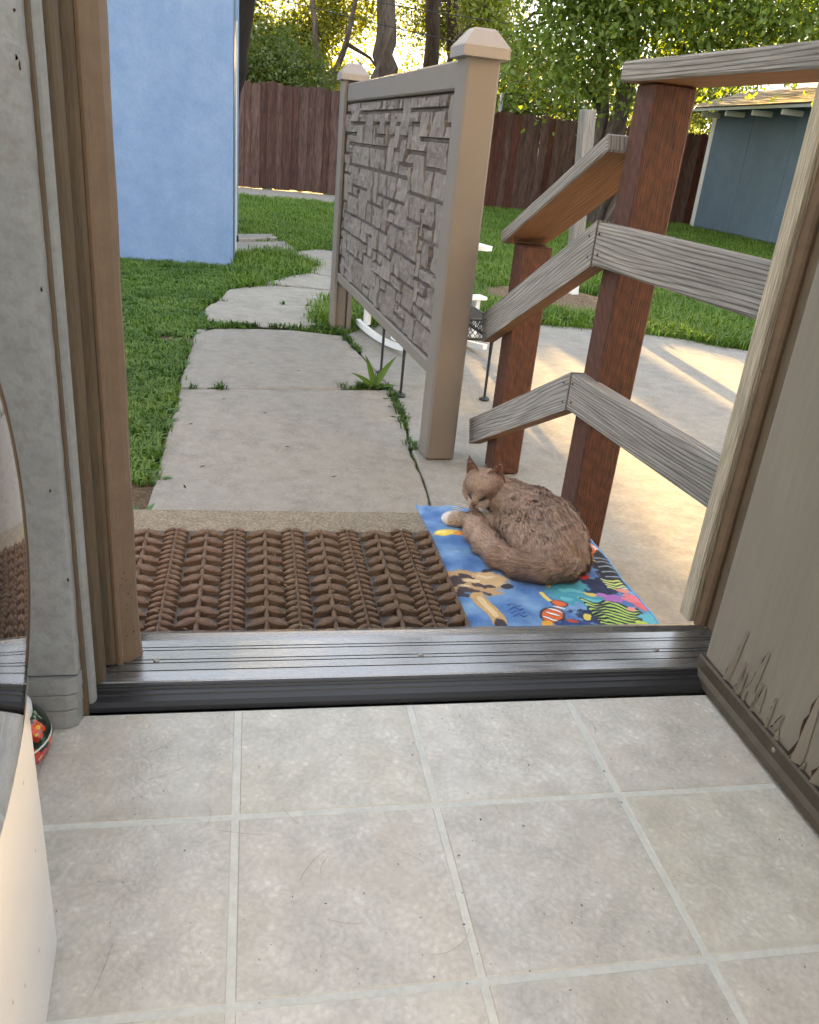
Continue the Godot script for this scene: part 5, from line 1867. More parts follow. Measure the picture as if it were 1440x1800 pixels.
	# two orange fish with white bands
	var fish := func(u: float, v: float, l: float, hh: float, rot: float) -> void:
		blot(u * w, v * h, l * 1.1, hh * 1.22, rot, Color(0.12, 0.08, 0.10), 0.12)
		blot(u * w, v * h, l, hh, rot, Color(0.90, 0.40, 0.12), 0.12)
		for k in [-0.5, 0.12, 0.66]:
			var c: Vector2 = Vector2(u * w, v * h) + Vector2(cos(rot), sin(rot)) * l * k
			blot(c.x, c.y, l * 0.15, hh * 0.86, rot, Color(0.10, 0.08, 0.10), 0.15)
			blot(c.x, c.y, l * 0.11, hh * 0.82, rot, Color(0.94, 0.94, 0.95), 0.15)
	fish.call(0.445, 0.905, 34.0, 27.0, -0.9)
	blot(0.395 * w, 0.95 * h, 17, 13, 0.0, Color(0.92, 0.66, 0.20), 0.2)
	blot(0.53 * w, 0.945 * h, 15, 8, 0.3, Color(0.72, 0.22, 0.10), 0.4)
	blot(0.515 * w, 0.835 * h, 26, 20, -0.2, Color(0.12, 0.08, 0.10), 0.15)
	blot(0.515 * w, 0.835 * h, 22, 17, -0.2, Color(0.88, 0.38, 0.16), 0.15)
	blot(0.50 * w, 0.862 * h, 18, 4, 0.2, Color(0.95, 0.94, 0.94), 0.2)
	stroke([P.call(0.46, 0.76), P.call(0.47, 0.79), P.call(0.475, 0.82)], 7, Color(0.90, 0.82, 0.38), 0.2)
	blot(0.53 * w, 0.70 * h, 8, 14, 0.3, Color(0.86, 0.78, 0.42), 0.3)
	blot(0.625 * w, 0.915 * h, 12, 17, 0.4, Color(0.88, 0.80, 0.34), 0.35)
	# fronds of yellow-green coral, pink and violet coral
	for k in 9:
		var v := 0.80 + k * 0.022
		var pts := []
		for q in 7:
			pts.append(P.call(0.66 + q * 0.045 + k * 0.004, v + 0.02 * sin(q * 1.4 + k * 0.6) + q * 0.010))
		stroke(pts, 6.5, Color(0.04, 0.08, 0.16), 0.15)
		var p2 := []
		for q in pts:
			p2.append(q + Vector2(0, 6))
		stroke(p2, 4.6, Color(0.70, 0.84, 0.38), 0.2)
	for k in 4:
		stroke([P.call(0.86, 0.665 + k * 0.02), P.call(0.92, 0.675 + k * 0.022), P.call(0.97, 0.66 + k * 0.02)], 4.5, Color(0.78, 0.84, 0.45), 0.25)
	for k in 5:
		stroke([P.call(0.90, 0.50 + k * 0.035), P.call(0.95, 0.495 + k * 0.035), P.call(0.99, 0.51 + k * 0.03)], 3.5, Color(0.55, 0.60, 0.66), 0.3)
	for q in [[0.84, 0.80, 26, 20, Color(0.66, 0.42, 0.72)], [0.79, 0.775, 16, 10, Color(0.70, 0.46, 0.74)], [0.945, 0.80, 26, 24, Color(0.90, 0.48, 0.52)], [0.965, 0.855, 22, 20, Color(0.86, 0.40, 0.42)], [0.93, 0.745, 18, 15, Color(0.88, 0.56, 0.50)], [0.90, 0.87, 14, 10, Color(0.92, 0.60, 0.55)], [0.96, 0.94, 34, 34, Color(0.36, 0.72, 0.78)], [0.89, 0.965, 20, 13, Color(0.74, 0.84, 0.30)], [0.73, 0.765, 16, 10, Color(0.88, 0.78, 0.36)], [0.93, 0.43, 18, 24, Color(0.88, 0.42, 0.14)], [0.95, 0.38, 20, 16, Color(0.92, 0.55, 0.24)], [0.89, 0.47, 18, 14, Color(0.70, 0.36, 0.12)], [0.88, 0.52, 14, 8, Color(0.86, 0.72, 0.34)], [0.98, 0.40, 10, 20, Color(0.93, 0.75, 0.72)]]:
		blot(q[0] * w, q[1] * h, q[2], q[3], 0.3, q[4], 0.45)
	# pile relief
	var rl := PackedByteArray()
	rl.resize(w * h)
	var r := RandomNumberGenerator.new()
	r.seed = 8
	for k in w * h:
		rl[k] = 90 + r.randi() % 130
	var tm := mat("towel_print", Color(0.94, 0.94, 0.94), 0.95, ImageTexture.create_from_image(pic), tex(rl, w, h, false), 0.08)
	tm.texture_repeat = false
	tm.rim_enabled = true
	tm.rim = 0.3
	var t := thing("beach_towel", "folded blue beach towel printed with sea turtle, fish and coral, under the cat", "towel")
	var nx := 46
	var nz := 64
	var fn := FastNoiseLite.new()
	fn.seed = 15
	fn.frequency = 1.0
	fn.fractal_octaves = 3
	var grid := []
	for j in nz + 1:
		var row := []
		for i in nx + 1:
			var u := float(i) / nx
			var v := float(j) / nz
			var x := lerpf(0.3895, 0.765, u) + 0.003 * sin(v * 9.0) * (1.0 - u) + (0.012 * v * (1 - v)) * (1.0 - u)
			var z := lerpf(-1.757, -1.160, v) + 0.006 * sin(u * 5.0 + 0.6) * (1.0 - v)
			var e := minf(minf(u, 1 - u) * 14.0, minf(v, 1 - v) * 20.0)
			var y := L + 0.011 + 0.0048 * fn.get_noise_2d(x * 16.0, z * 9.0) + 0.0035 * fn.get_noise_2d(x * 30.0 + 9, z * 30.0) * clampf(1.0 - u * 1.5, 0, 1)
			y -= 0.006 * pow(clampf(1.0 - e, 0, 1), 2.0)
			# ridges of cloth pushed up at the cat's left side
			y += 0.006 * exp(-pow((z + 1.49 - (x - 0.43) * 0.5) / 0.018, 2.0)) * clampf((0.50 - x) * 12.0, 0, 1) * clampf((x - 0.395) * 30.0, 0, 1)
			row.append(V(x, y, z))
		grid.append(row)
	var mb := MB.new()
	var ids := []
	for j in nz + 1:
		var row := []
		for i in nx + 1:
			var a: Vector3 = grid[j][mini(i + 1, nx)] - grid[j][maxi(i - 1, 0)]
			var b: Vector3 = grid[mini(j + 1, nz)][i] - grid[maxi(j - 1, 0)][i]
			row.append(mb.vert(grid[j][i], b.cross(a).normalized(), Vector2(float(i) / nx, clampf((grid[j][i].z + 1.755) / 0.565, 0.001, 0.999))))
		ids.append(row)
	for j in nz:
		for i in nx:
			mb.face(ids[j][i], ids[j + 1][i + 1], ids[j][i + 1])
			mb.face(ids[j][i], ids[j + 1][i], ids[j + 1][i + 1])
	for i in nx:
		for e in [0, nz]:
			var a: Vector3 = grid[e][i]
			var b: Vector3 = grid[e][i + 1]
			mb.poly([a, b, V(b.x, L + 0.0006, b.z), V(a.x, L + 0.0006, a.z)], [Vector2(float(i) / nx, 0.01 if e == 0 else 0.99), Vector2(float(i + 1) / nx, 0.01 if e == 0 else 0.99), Vector2(float(i + 1) / nx, 0.02 if e == 0 else 0.99), Vector2(float(i) / nx, 0.02 if e == 0 else 0.99)], V(0, 0, -1 if e == 0 else 1))
	for j in nz:
		for e in [0, nx]:
			var a: Vector3 = grid[j][e]
			var b: Vector3 = grid[j + 1][e]
			var u := 0.01 if e == 0 else 0.99
			mb.poly([a, b, V(b.x, L + 0.0006, b.z), V(a.x, L + 0.0006, a.z)], [Vector2(u, float(j) / nz), Vector2(u, float(j + 1) / nz), Vector2(u, float(j + 1) / nz), Vector2(u, float(j) / nz)], V(-1 if e == 0 else 1, 0, 0))
	put("cloth", mb, tm, t)
	var hem := MB.new()
	var pts := []
	for j in nz + 1:
		pts.append(grid[j][nx] + V(-0.001, 0.0005, 0))
	tube(hem, pts, [0.0022], 6)
	put("hem", hem, mat("hem_blue", Color(0.46, 0.66, 0.84), 0.9), t)

# ---------------------------------------------------------------- cat
func seg_dist(p: Vector3, c: Array) -> float:
	var a: Vector3 = c[0]
	var ab: Vector3 = c[1] - a
	var l := ab.length_squared()
	var t := clampf((p - a).dot(ab) / l, 0.0, 1.0) if l > 1e-9 else 0.0
	return p.distance_to(a + ab * t) - lerpf(c[2], c[3], t)

func field(p: Vector3, prims: Array, k: float) -> float:
	var d := 1e3
	for c in prims:
		var e := seg_dist(p, c)
		var h := maxf(k - absf(d - e), 0.0) / k
		d = minf(d, e) - h * h * k * 0.25
	return d

func surface_net(mb: MB, prims: Array, k: float, lo: Vector3, hi: Vector3, cell: float, warp: FastNoiseLite = null, amp := 0.0) -> void:
	var nx := int((hi.x - lo.x) / cell) + 1
	var ny := int((hi.y - lo.y) / cell) + 1
	var nz := int((hi.z - lo.z) / cell) + 1
	var val := PackedFloat32Array()
	val.resize(nx * ny * nz)
	val.fill(1.0)
	for z in nz:
		for y in ny:
			for x in nx:
				var p := lo + V(x, y, z) * cell
				var near := []
				for c in prims:
					if p.distance_to((c[0] + c[1]) * 0.5) < c[4]:
						near.append(c)
				if near:
					var d := field(p, near, k)
					if warp:
						d += warp.get_noise_3dv(p) * amp
					val[(z * ny + y) * nx + x] = d
	var idx := {}
	var corner := [V(0, 0, 0), V(1, 0, 0), V(0, 1, 0), V(1, 1, 0), V(0, 0, 1), V(1, 0, 1), V(0, 1, 1), V(1, 1, 1)]
	var off := [0, 1, nx, nx + 1, nx * ny, nx * ny + 1, nx * ny + nx, nx * ny + nx + 1]
	var edges := [[0, 1], [2, 3], [4, 5], [6, 7], [0, 2], [1, 3], [4, 6], [5, 7], [0, 4], [1, 5], [2, 6], [3, 7]]
	for z in nz - 1:
		for y in ny - 1:
			for x in nx - 1:
				var o := (z * ny + y) * nx + x
				var inside := 0
				for q in 8:
					if val[o + off[q]] < 0.0:
						inside += 1
				if inside == 0 or inside == 8:
					continue
				var s := Vector3.ZERO
				var n := 0
				for e in edges:
					var a := val[o + off[e[0]]]
					var b := val[o + off[e[1]]]
					if (a < 0.0) != (b < 0.0):
						s += corner[e[0]].lerp(corner[e[1]], a / (a - b))
						n += 1
				var g := V(val[o + 1] - val[o], val[o + nx] - val[o], val[o + nx * ny] - val[o]).normalized()
				idx[o] = mb.vert(lo + (V(x, y, z) + s / n) * cell, g, Vector2.ZERO)
	var first := mb.i.size()
	for o in idx:
		var here: bool = val[o] < 0.0
		for ax in 3:
			var st: int = [1, nx, nx * ny][ax]
			var s1: int = [nx, nx * ny, 1][ax]
			var s2: int = [nx * ny, 1, nx][ax]
			if o + st >= val.size():
				continue
			if (val[o + st] < 0.0) != here and idx.has(o - s1) and idx.has(o - s2) and idx.has(o - s1 - s2):
				var a: int = idx[o]
				var b: int = idx[o - s1]
				var c: int = idx[o - s1 - s2]
				var d: int = idx[o - s2]
				if here:
					mb.face(a, b, c); mb.face(a, c, d)
				else:
					mb.face(a, c, b); mb.face(a, d, c)
	# smooth normals from the faces
	var acc := {}
	for q in range(first, mb.i.size(), 3):
		var fn := (mb.v[mb.i[q + 2]] - mb.v[mb.i[q]]).cross(mb.v[mb.i[q + 1]] - mb.v[mb.i[q]])
		for w in 3:
			acc[mb.i[q + w]] = acc.get(mb.i[q + w], Vector3.ZERO) + fn
	for q in acc:
		mb.n[q] = acc[q].normalized()

func build_cat() -> void:
	var T := L + 0.011
	# capsule: from, to, radius, radius, reach, fur flow, fur length, colour
	var tan_ := Color(0.315, 0.212, 0.157)
	var warm := Color(0.35, 0.243, 0.18)
	var pale := Color(0.44, 0.34, 0.265)
	var white := Color(0.74, 0.70, 0.66)
	var prims := []
	var add := func(a: Vector3, b: Vector3, ra: float, rb: float, flow: Vector3, fl: float, col: Color) -> void:
		prims.append([a, b, ra, rb, (b - a).length() * 0.5 + maxf(ra, rb) + 0.045, flow.normalized(), fl, col])
	# trunk: shoulders far left, rump near right
	add.call(V(0.640, 0.014, -1.445), V(0.632, 0.024, -1.50), 0.060, 0.064, V(0.35, -0.35, 0.9), 0.021, tan_)
	add.call(V(0.632, 0.024, -1.50), V(0.610, 0.026, -1.575), 0.064, 0.058, V(0.35, -0.25, 0.9), 0.020, tan_)
	add.call(V(0.610, 0.026, -1.575), V(0.572, 0.034, -1.625), 0.055, 0.046, V(0.55, -0.2, 0.6), 0.019, warm)
	add.call(V(0.575, -0.005, -1.475), V(0.575, -0.004, -1.56), 0.042, 0.042, V(0.1, -0.5, 0.8), 0.017, warm)
	# haunch towards us, hind foot tucked
	add.call(V(0.612, -0.002, -1.415), V(0.585, -0.006, -1.445), 0.046, 0.044, V(0.2, -0.6, 0.8), 0.021, tan_)
	add.call(V(0.655, -0.008, -1.425), V(0.675, -0.008, -1.47), 0.040, 0.040, V(0.5, -0.6, 0.5), 0.022, tan_)
	# neck and head base
	add.call(V(0.572, 0.034, -1.625), V(0.540, 0.052, -1.646), 0.044, 0.036, V(0.7, -0.3, 0.45), 0.016, warm)
	# fore leg stretched to the left, paw
	add.call(V(0.565, -0.012, -1.585), V(0.500, T + 0.022, -1.612), 0.030, 0.021, V(-0.6, -0.2, 0.3), 0.011, warm)
	add.call(V(0.500, T + 0.022, -1.612), V(0.452, T + 0.016, -1.640), 0.020, 0.0155, V(-0.8, -0.2, -0.2), 0.008, pale)
	add.call(V(0.456, T + 0.0155, -1.641), V(0.441, T + 0.0145, -1.650), 0.0168, 0.0155, V(-0.9, -0.1, -0.2), 0.0045, white)
	add.call(V(0.443, T + 0.011, -1.642), V(0.434, T + 0.0095, -1.645), 0.0085, 0.0078, V(-0.9, -0.1, -0.2), 0.003, white)
	add.call(V(0.442, T + 0.011, -1.652), V(0.432, T + 0.0095, -1.656), 0.0085, 0.0078, V(-0.9, -0.1, -0.2), 0.003, white)
	add.call(V(0.444, T + 0.011, -1.661), V(0.435, T + 0.0095, -1.667), 0.0085, 0.0075, V(-0.9, -0.1, -0.2), 0.003, white)
	# second paw tucked under the chest
	add.call(V(0.565, -0.012, -1.635), V(0.500, T + 0.014, -1.668), 0.024, 0.014, V(-0.8, -0.2, -0.2), 0.008, warm)
	# tail, swept round the front to the left
	var tail := [V(0.672, T + 0.026, -1.405), V(0.635, T + 0.024, -1.378), V(0.585, T + 0.024, -1.372), V(0.540, T + 0.024, -1.386), V(0.504, T + 0.025, -1.430), V(0.487, T + 0.026, -1.490), V(0.480, T + 0.028, -1.545), V(0.479, T + 0.030, -1.588)]
	var tr := [0.022, 0.024, 0.024, 0.023, 0.022, 0.021, 0.020, 0.013]
	for q in tail.size() - 1:
		add.call(tail[q], tail[q + 1], tr[q], tr[q + 1], tail[q + 1] - tail[q], 0.023, tan_ if q < 4 else warm)
	# head frame: face turned left of us and dropped a little
	var F := V(-0.64, -0.17, 0.72).normalized()
	var S := F.cross(Vector3.UP).normalized()      # the cat's right... towards its left cheek side is -S
	var U := S.cross(F).normalized()
	var roll := Basis(F, deg_to_rad(6.0))
	S = roll * S
	U = roll * U
	var C := V(0.515, 0.056, -1.648)
	var H := func(f: float, u: float, s: float) -> Vector3: return C + (F * f + U * u + S * s) * 1.22
	var head := []
	var addh := func(a: Vector3, b: Vector3, ra: float, rb: float, flow: Vector3, fl: float, col: Color) -> void:
		head.append([a, b, ra, rb, (b - a).length() * 0.5 + maxf(ra, rb) + 0.03, flow.normalized(), fl, col])
	addh.call(H.call(-0.006, 0.004, 0.013), H.call(-0.006, 0.004, -0.013), 0.0375, 0.0375, -F + U * 0.3, 0.007, tan_)
	addh.call(H.call(0.014, 0.006, 0.006), H.call(0.014, 0.006, -0.006), 0.025, 0.025, -F + U * 0.6, 0.005, warm)
	for s in [-1.0, 1.0]:
		addh.call(H.call(0.004, -0.014, s * 0.024), H.call(-0.014, -0.012, s * 0.034), 0.019, 0.0225, -F * 0.8 + S * s * 0.6 - U * 0.3, 0.013, warm)
		addh.call(H.call(0.037, -0.019, s * 0.0075), H.call(0.028, -0.019, s * 0.012), 0.0105, 0.012, -F + S * s * 0.8 - U * 0.2, 0.004, pale)
		# brow over the closed eye
		addh.call(H.call(0.027, 0.009, s * 0.012), H.call(0.021, 0.011, s * 0.022), 0.0085, 0.009, -F + U * 0.5, 0.004, tan_)
	addh.call(H.call(0.016, 0.006, 0), H.call(0.040, -0.009, 0), 0.0145, 0.0085, -F + U * 0.3, 0.003, warm)
	addh.call(H.call(0.032, -0.030, 0.0), H.call(0.022, -0.031, 0.0), 0.0085, 0.011, -F - U * 0.3, 0.004, pale)
	var wn := FastNoiseLite.new()
	wn.seed = 2
	wn.frequency = 32.0
	wn.fractal_octaves = 2
	var body := MB.new()
	surface_net(body, prims, 0.015, V(0.41, T - 0.006, -1.715), V(0.745, 0.125, -1.335), 0.006, wn, 0.0012)
	var split := body.v.size()
	surface_net(body, head, 0.012, V(0.43, -0.02, -1.74), V(0.60, 0.155, -1.56), 0.0034)
	# ears: cupped, round-tipped triangles with a furred back and a bare inside
	var ear_start := body.v.size()
	var ears := []
	for s in [-1.0, 1.0]:
		var ba: Vector3 = H.call(0.004, 0.030, s * 0.005)
		var bo: Vector3 = H.call(-0.004, 0.008, s * 0.043)
		var tip: Vector3 = H.call(-0.004, 0.060, s * 0.036)
		var dep: Vector3 = -F * 0.016 - S * s * 0.002
		var gf := []
		var gb := []
		for j in 9:
			var v := j / 8.0
			var rf := []
			var rb := []
			for i in 9:
				var u := i / 8.0
				var wid := pow(1.0 - v, 0.62) * (1.0 - 0.12 * v)
				var foot := ba.lerp(bo, 0.5 + (u - 0.5) * wid)
				var axis := tip - ba.lerp(bo, 0.5)
				var p: Vector3 = foot + axis * v * (1.0 - 0.10 * pow(absf(u - 0.5) * 2.0, 2.0)) + dep * sin(PI * u) * (1.0 - v * 0.75)
				rf.append(p)
				rb.append(p + dep.normalized() * 0.0022 * sin(PI * clampf(u, 0.02, 0.98)))
			gf.append(rf)
			gb.append(rb)
		ears.append([ba, bo, tip, gf])
		for j in 8:
			for i in 8:
				body.poly([gb[j][i], gb[j][i + 1], gb[j + 1][i + 1], gb[j + 1][i]], [Vector2.ZERO, Vector2.ZERO, Vector2.ZERO, Vector2.ZERO], -F)
	# coat colours on the skin, darker between the locks of fur
	var cn := FastNoiseLite.new()
	cn.seed = 21
	cn.frequency = 26.0
	var info := []
	for q in body.v.size():
		var p := body.v[q]
		var best := 1e3
		var bc: Array
		if q >= ear_start:
			bc = [p, p, 0.0, 0.0, 0.0, (U - F * 0.3).normalized(), 0.0045, tan_]
			best = -1e3
		for c in (prims if q < split else head):
			var e := seg_dist(p, c)
			if e < best:
				best = e
				bc = c
		info.append(bc)
		var col: Color = bc[7]
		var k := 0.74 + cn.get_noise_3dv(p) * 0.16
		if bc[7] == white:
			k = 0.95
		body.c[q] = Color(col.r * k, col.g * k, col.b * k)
		if p.y < T + 0.0006 and q < split:
			body.v[q] = V(p.x, T + 0.0006, p.z)
	var cat := thing("cat", "sandy ginger cat with a white paw curled up dozing on the towel", "cat", "", V(0.575, L + 0.0115, -1.5) * 0.06)
	cat.scale = V(0.94, 0.94, 0.94)
	var skin := mat("cat_coat", Color.WHITE, 0.85)
	skin.vertex_color_use_as_albedo = true
	var hairm := mat("cat_fur", Color.WHITE, 0.62)
	hairm.vertex_color_use_as_albedo = true
	hairm.cull_mode = BaseMaterial3D.CULL_DISABLED
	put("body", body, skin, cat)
	# fur: tapered strands, combed along the flow and gathered into locks
	var r := RandomNumberGenerator.new()
	r.seed = 70
	var cum := PackedFloat32Array()
	var total := 0.0
	var nt := body.i.size() / 3
	for q in nt:
		var a := body.v[body.i[q * 3]]
		var b := body.v[body.i[q * 3 + 1]]
		var c := body.v[body.i[q * 3 + 2]]
		var ar := (b - a).cross(c - a).length() * 0.5
		if body.i[q * 3] >= split:
			ar *= 2.2
		total += ar
		cum.append(total)
	var fn := FastNoiseLite.new()
	fn.seed = 33
	fn.frequency = 38.0
	fn.fractal_octaves = 2
	var fn2 := FastNoiseLite.new()
	fn2.seed = 34
	fn2.frequency = 38.0
	fn2.fractal_octaves = 2
	var fur := MB.new()
	for strand in 90000:
		var f := r.randf() * total
		var q := cum.bsearch(f)
		if q >= nt:
			continue
		var u := r.randf()
		var v := r.randf()
		if u + v > 1.0:
			u = 1 - u; v = 1 - v
		var i0 := body.i[q * 3]
		var i1 := body.i[q * 3 + 1]
		var i2 := body.i[q * 3 + 2]
		var p := body.v[i0] + (body.v[i1] - body.v[i0]) * u + (body.v[i2] - body.v[i0]) * v
		var n := (body.n[i0] + (body.n[i1] - body.n[i0]) * u + (body.n[i2] - body.n[i0]) * v).normalized()
		if p.y < T + 0.002:
			continue
		var c: Array = info[i0]
		var flow: Vector3 = c[5] - n * n.dot(c[5])
		var bend := V(fn.get_noise_3dv(p), fn.get_noise_3dv(p + V(5, 0, 0)), fn.get_noise_3dv(p + V(0, 5, 0)))
		var d := (flow.normalized() * 0.85 + n * (0.40 + 0.25 * fn2.get_noise_3dv(p)) + bend * 0.36 + V(r.randfn(), r.randfn(), r.randfn()) * 0.08).normalized()
		if d.dot(n) < 0.22:
			d = (d + n * (0.22 - d.dot(n))).normalized()
		var l: float = c[6] * r.randf_range(0.65, 1.2)
		var lock := r.randf() < 0.3
		var w := (0.0014 if lock else 0.0006) * (0.6 if c[6] < 0.008 else 1.0)
		var s := d.cross(n).normalized() * w
		var tip := p + d * l - n * l * 0.12 + V(0, -0.10 * l, 0)
		if tip.y < T + 0.001:
			tip.y = T + 0.001 + r.randf() * 0.002
		var mid := p + d * l * 0.5 + n * l * 0.07
		var col: Color = c[7]
		var k := clampf(1.0 + 0.30 * cn.get_noise_3dv(p * 0.5) + fn.get_noise_3dv(p * 1.3) * 0.2 + r.randf_range(-0.34, 0.42), 0.5, 1.7)
		if col == white:
			k = 1.05
		fur.col = Color(col.r * k, col.g * k, col.b * k)
		var nn := (n + d * -0.15).normalized()
		var a := fur.vert(p - n * 0.001 - s, nn, Vector2.ZERO)
		fur.vert(p - n * 0.001 + s, nn, Vector2.ZERO)
		fur.vert(mid + s * 0.8, nn, Vector2.ZERO)
		fur.vert(mid - s * 0.8, nn, Vector2.ZERO)
		fur.vert(tip, nn, Vector2.ZERO)
		fur.face(a, a + 1, a + 2)
		fur.face(a, a + 2, a + 3)
		fur.face(a + 3, a + 2, a + 4)
	put("fur", fur, hairm, cat)
	# face: closed eye slits, nose, mouth line, pink inner ears, whiskers, all laid on the skin
	var on := func(u: float, s: float, lift: float) -> Vector3:
		var p: Vector3 = C + U * u + S * s + F * 0.085
		for k in 60:
			var e := field(p, head, 0.012)
			if e < 0.0003:
				break
			p -= F * maxf(e * 0.8, 0.0003)
		return p + F * lift
	var dark := mat("eye_line", lin(0.014, 0.010, 0.009), 0.5)
	for s in [-1.0, 1.0]:
		var e := MB.new()
		tube(e, [on.call(-0.0060, s * 0.0095, 0.001), on.call(-0.0050, s * 0.0135, 0.002), on.call(-0.0020, s * 0.0190, 0.002), on.call(0.0020, s * 0.0245, 0.001)], [0.0016, 0.0034, 0.0034, 0.0014], 8)
		put("eye", e, dark, cat)
	var nose := MB.new()
	tube(nose, [on.call(-0.0150, 0.0060, 0.0), on.call(-0.0150, 0.0, 0.001), on.call(-0.0150, -0.0060, 0.0)], [0.0022, 0.0036, 0.0022], 8)
	tube(nose, [on.call(-0.0165, 0.0, 0.001), on.call(-0.0200, 0.0, 0.0006), on.call(-0.0235, 0.0, 0.0)], [0.0034, 0.0022, 0.0009], 8)
	put("nose", nose, mat("nose_skin", Color(0.40, 0.22, 0.19), 0.5), cat)
	var mouth := MB.new()
	for s in [-1.0, 1.0]:
		tube(mouth, [on.call(-0.0240, 0.0, 0.0008), on.call(-0.0285, s * 0.005, 0.0008), on.call(-0.0285, s * 0.012, 0.0008), on.call(-0.0260, s * 0.019, 0.0008)], [0.0007, 0.0010, 0.0010, 0.0006], 5)
	put("mouth", mouth, dark, cat)
	var pink := mat("ear_skin", Color(0.62, 0.44, 0.37), 0.7)
	pink.backlight_enabled = true
	pink.backlight = Color(0.8, 0.45, 0.35)
	for q in ears:
		var mb := MB.new()
		var g: Array = q[3]
		for j in 8:
			for i in 8:
				mb.poly([g[j][i], g[j][i + 1], g[j + 1][i + 1], g[j + 1][i]], [Vector2.ZERO, Vector2.ZERO, Vector2.ZERO, Vector2.ZERO], F)
		var ear := put("inner_ear", mb, pink, cat)
		var hair := MB.new()
		for k in 90:
			hair.col = pale * r.randf_range(0.8, 1.1)
			var rim := k < 60
			var u: float = (r.randf() * 0.22 if r.randf() < 0.6 else 1.0 - r.randf() * 0.2)
			var j := r.randi() % (8 if rim else 3)
			var p0: Vector3 = g[j][clampi(int(u * 8.0), 0, 8)]
			var d: Vector3 = ((q[2] - p0).normalized() * 0.6 + (q[0].lerp(q[1], 0.5) - p0).normalized() * 0.4 + F * 0.5 + V(r.randfn(), r.randfn(), r.randfn()) * 0.2).normalized() * r.randf_range(0.005, 0.014)
			var s := d.cross(F).normalized() * 0.0006
			hair.poly([p0 - s, p0 + s, p0 + d], [Vector2.ZERO, Vector2.ZERO, Vector2.ZERO], F)
		put("ear_hair", hair, hairm, ear)
	var wh := MB.new()
	for s in [-1.0, 1.0]:
		for k in 5:
			var p0: Vector3 = on.call(-0.022 - k * 0.0012, s * 0.012, 0.0)
			var d: Vector3 = (S * s * 0.9 + F * 0.25 + U * (0.15 - k * 0.13)).normalized()
			tube(wh, [p0, p0 + d * 0.022, p0 + d * 0.045 - U * 0.006], [0.00035, 0.0003, 0.00012], 4, false)
	put("whiskers", wh, mat("whisker", Color(0.9, 0.88, 0.85), 0.4), cat)

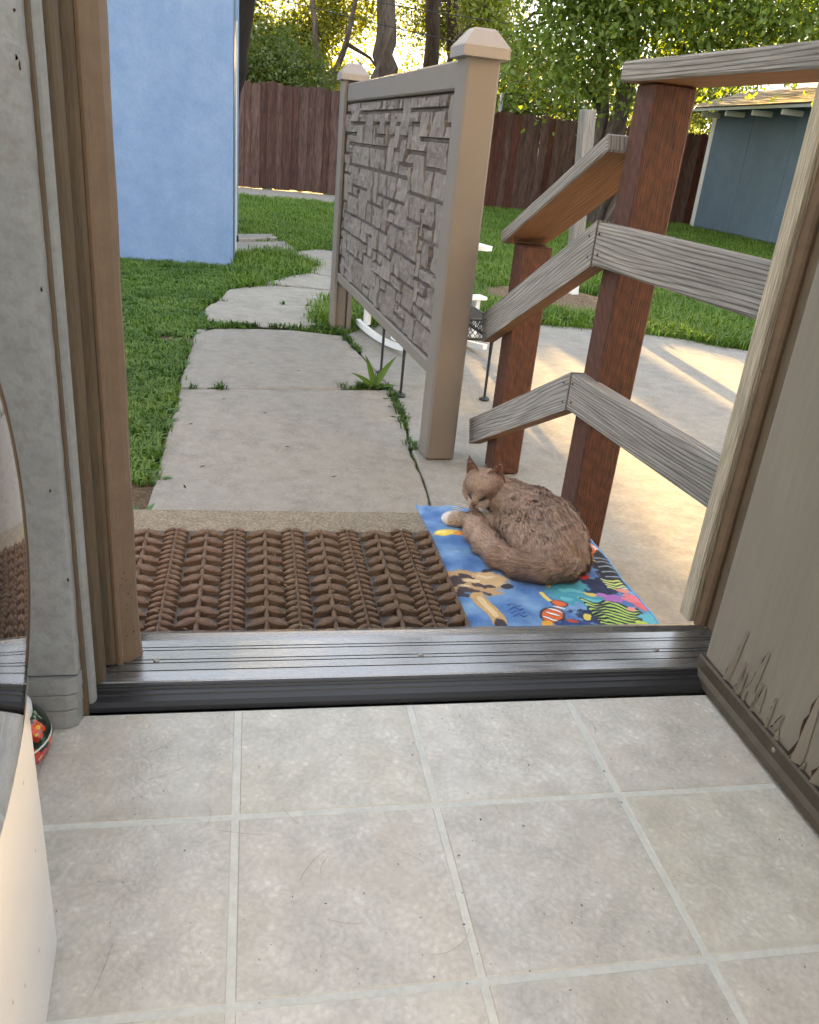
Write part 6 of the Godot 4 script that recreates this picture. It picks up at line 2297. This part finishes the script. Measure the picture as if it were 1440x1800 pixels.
# ---------------------------------------------------------------- small things
func build_small_things() -> void:
	# painted flower jar by the foot of the door frame
	pn.seed = 9
	pn.frequency = 0.06
	pic = Image.create_empty(384, 192, false, Image.FORMAT_RGB8)
	pic.fill(Color(0.10, 0.15, 0.12))
	var r := RandomNumberGenerator.new()
	r.seed = 12
	for k in 110:
		var c: Color = [Color(0.16, 0.34, 0.20), Color(0.25, 0.45, 0.26), Color(0.55, 0.62, 0.50)][r.randi() % 3]
		blot(r.randf() * 384, r.randf() * 192, r.randf_range(4, 9), r.randf_range(2, 4), r.randf() * 3, c, 0.3)
	for k in 60:
		var c: Color = [Color(0.80, 0.30, 0.10), Color(0.82, 0.20, 0.30), Color(0.85, 0.50, 0.55), Color(0.86, 0.66, 0.16), Color(0.75, 0.22, 0.08)][r.randi() % 5]
		var x := r.randf() * 384
		var y := r.randf_range(30, 185)
		var s := r.randf_range(8, 17)
		for q in 6:
			blot(x + cos(q * 1.05) * s * 0.6, y + sin(q * 1.05) * s * 0.6, s * 0.5, s * 0.38, q * 1.05, c * r.randf_range(0.75, 1.1), 0.25)
		blot(x, y, s * 0.3, s * 0.3, 0, Color(0.85, 0.70, 0.25), 0.2)
	for x in range(0, 384):
		for y in 4:
			pic.set_pixel(x, 62 + y, Color(0.90, 0.90, 0.86))
	var glaze := mat("painted_glaze", Color.WHITE, 0.15, ImageTexture.create_from_image(pic))
	var j := thing("flower_jar", "small round jar painted with flowers on the floor by the door frame", "jar", "", V(-0.296, 0.0, -0.866))
	j.scale = V(1.15, 1.25, 1.15)
	var jm := MB.new()
	lathe(jm, [Vector2(0.026, 0.050), Vector2(0.036, 0.047), Vector2(0.0475, 0.036), Vector2(0.0515, 0.025), Vector2(0.048, 0.011), Vector2(0.036, 0.002), Vector2(0.0, 0.001)].map(func(q): return q), Vector3.ZERO, 36)
	put("bowl", jm, glaze, j)
	var lid := MB.new()
	lathe(lid, [Vector2(0.030, 0.049), Vector2(0.0335, 0.052), Vector2(0.0335, 0.060), Vector2(0.031, 0.063), Vector2(0.028, 0.062), Vector2(0.027, 0.056), Vector2(0.012, 0.056), Vector2(0.0, 0.056)], Vector3.ZERO, 36)
	put("rim", lid, M.white_plastic, j)
	# crumbs, grit and loose hairs on the floor
	var cr := MB.new()
	for k in 320:
		var p := V(r.randf_range(-0.22, 1.1), 0.0005, r.randf_range(-0.94, -0.35))
		var s := r.randf_range(0.0004, 0.0011) * (1.8 if r.randf() < 0.08 else 1.0)
		var an := r.randf() * TAU
		var a := V(cos(an), 0, sin(an)) * s * r.randf_range(1.0, 2.4)
		var b := V(-sin(an), 0, cos(an)) * s * 0.7
		cr.poly([p - a, p + b + V(0, s * 0.5, 0), p + a], [Vector2.ZERO, Vector2.ZERO, Vector2.ZERO], Vector3.UP)
		cr.poly([p - a, p - b, p + a + V(0, s * 0.3, 0)], [Vector2.ZERO, Vector2.ZERO, Vector2.ZERO], Vector3.UP)
	var co := put("floor_grit", cr, M.rust_screw, self)
	co.set_meta("kind", "stuff")
	meta(co, "dark grit and crumbs scattered over the tiled floor", "grit")
	var hs := MB.new()
	for k in 26:
		var p := V(r.randf_range(-0.15, 1.0), 0.0012, r.randf_range(-0.93, -0.42))
		var an := r.randf() * TAU
		var bend := r.randf_range(-1.6, 1.6)
		var l := r.randf_range(0.02, 0.06)
		var pts := []
		for q in 8:
			pts.append(p)
			p += V(cos(an), 0, sin(an)) * l / 7.0
			an += bend / 7.0
		tube(hs, pts, [0.00016], 4, false)
	var ho := put("loose_hair", hs, mat("hair", Color(0.55, 0.47, 0.40), 0.6), self)
	ho.set_meta("kind", "stuff")
	meta(ho, "fine loose hairs curled on the tiled floor", "hair")
	# dry leaf bits on the path
	var lf := MB.new()
	for q in [[-0.14, -2.36], [-0.18, -2.2], [0.05, -2.9], [0.12, -2.55], [-0.1, -3.05], [-0.2, -2.75], [0.2, -3.5], [0.0, -3.6], [0.25, -2.3]]:
		var p := V(q[0], G + 0.002, q[1])
		var an := r.randf() * TAU
		var a := V(cos(an), 0.1, sin(an)) * 0.011
		var b := V(-sin(an), 0.1, cos(an)) * 0.0035
		lf.poly([p - a, p + b, p + a + V(0, 0.003, 0), p - b], [Vector2.ZERO, Vector2.ZERO, Vector2.ZERO, Vector2.ZERO], Vector3.UP)
	var lo := put("leaf_litter", lf, M.bare_wood, self)
	lo.set_meta("kind", "stuff")
	meta(lo, "tiny dry leaf scraps lying on the concrete path", "leaf litter")
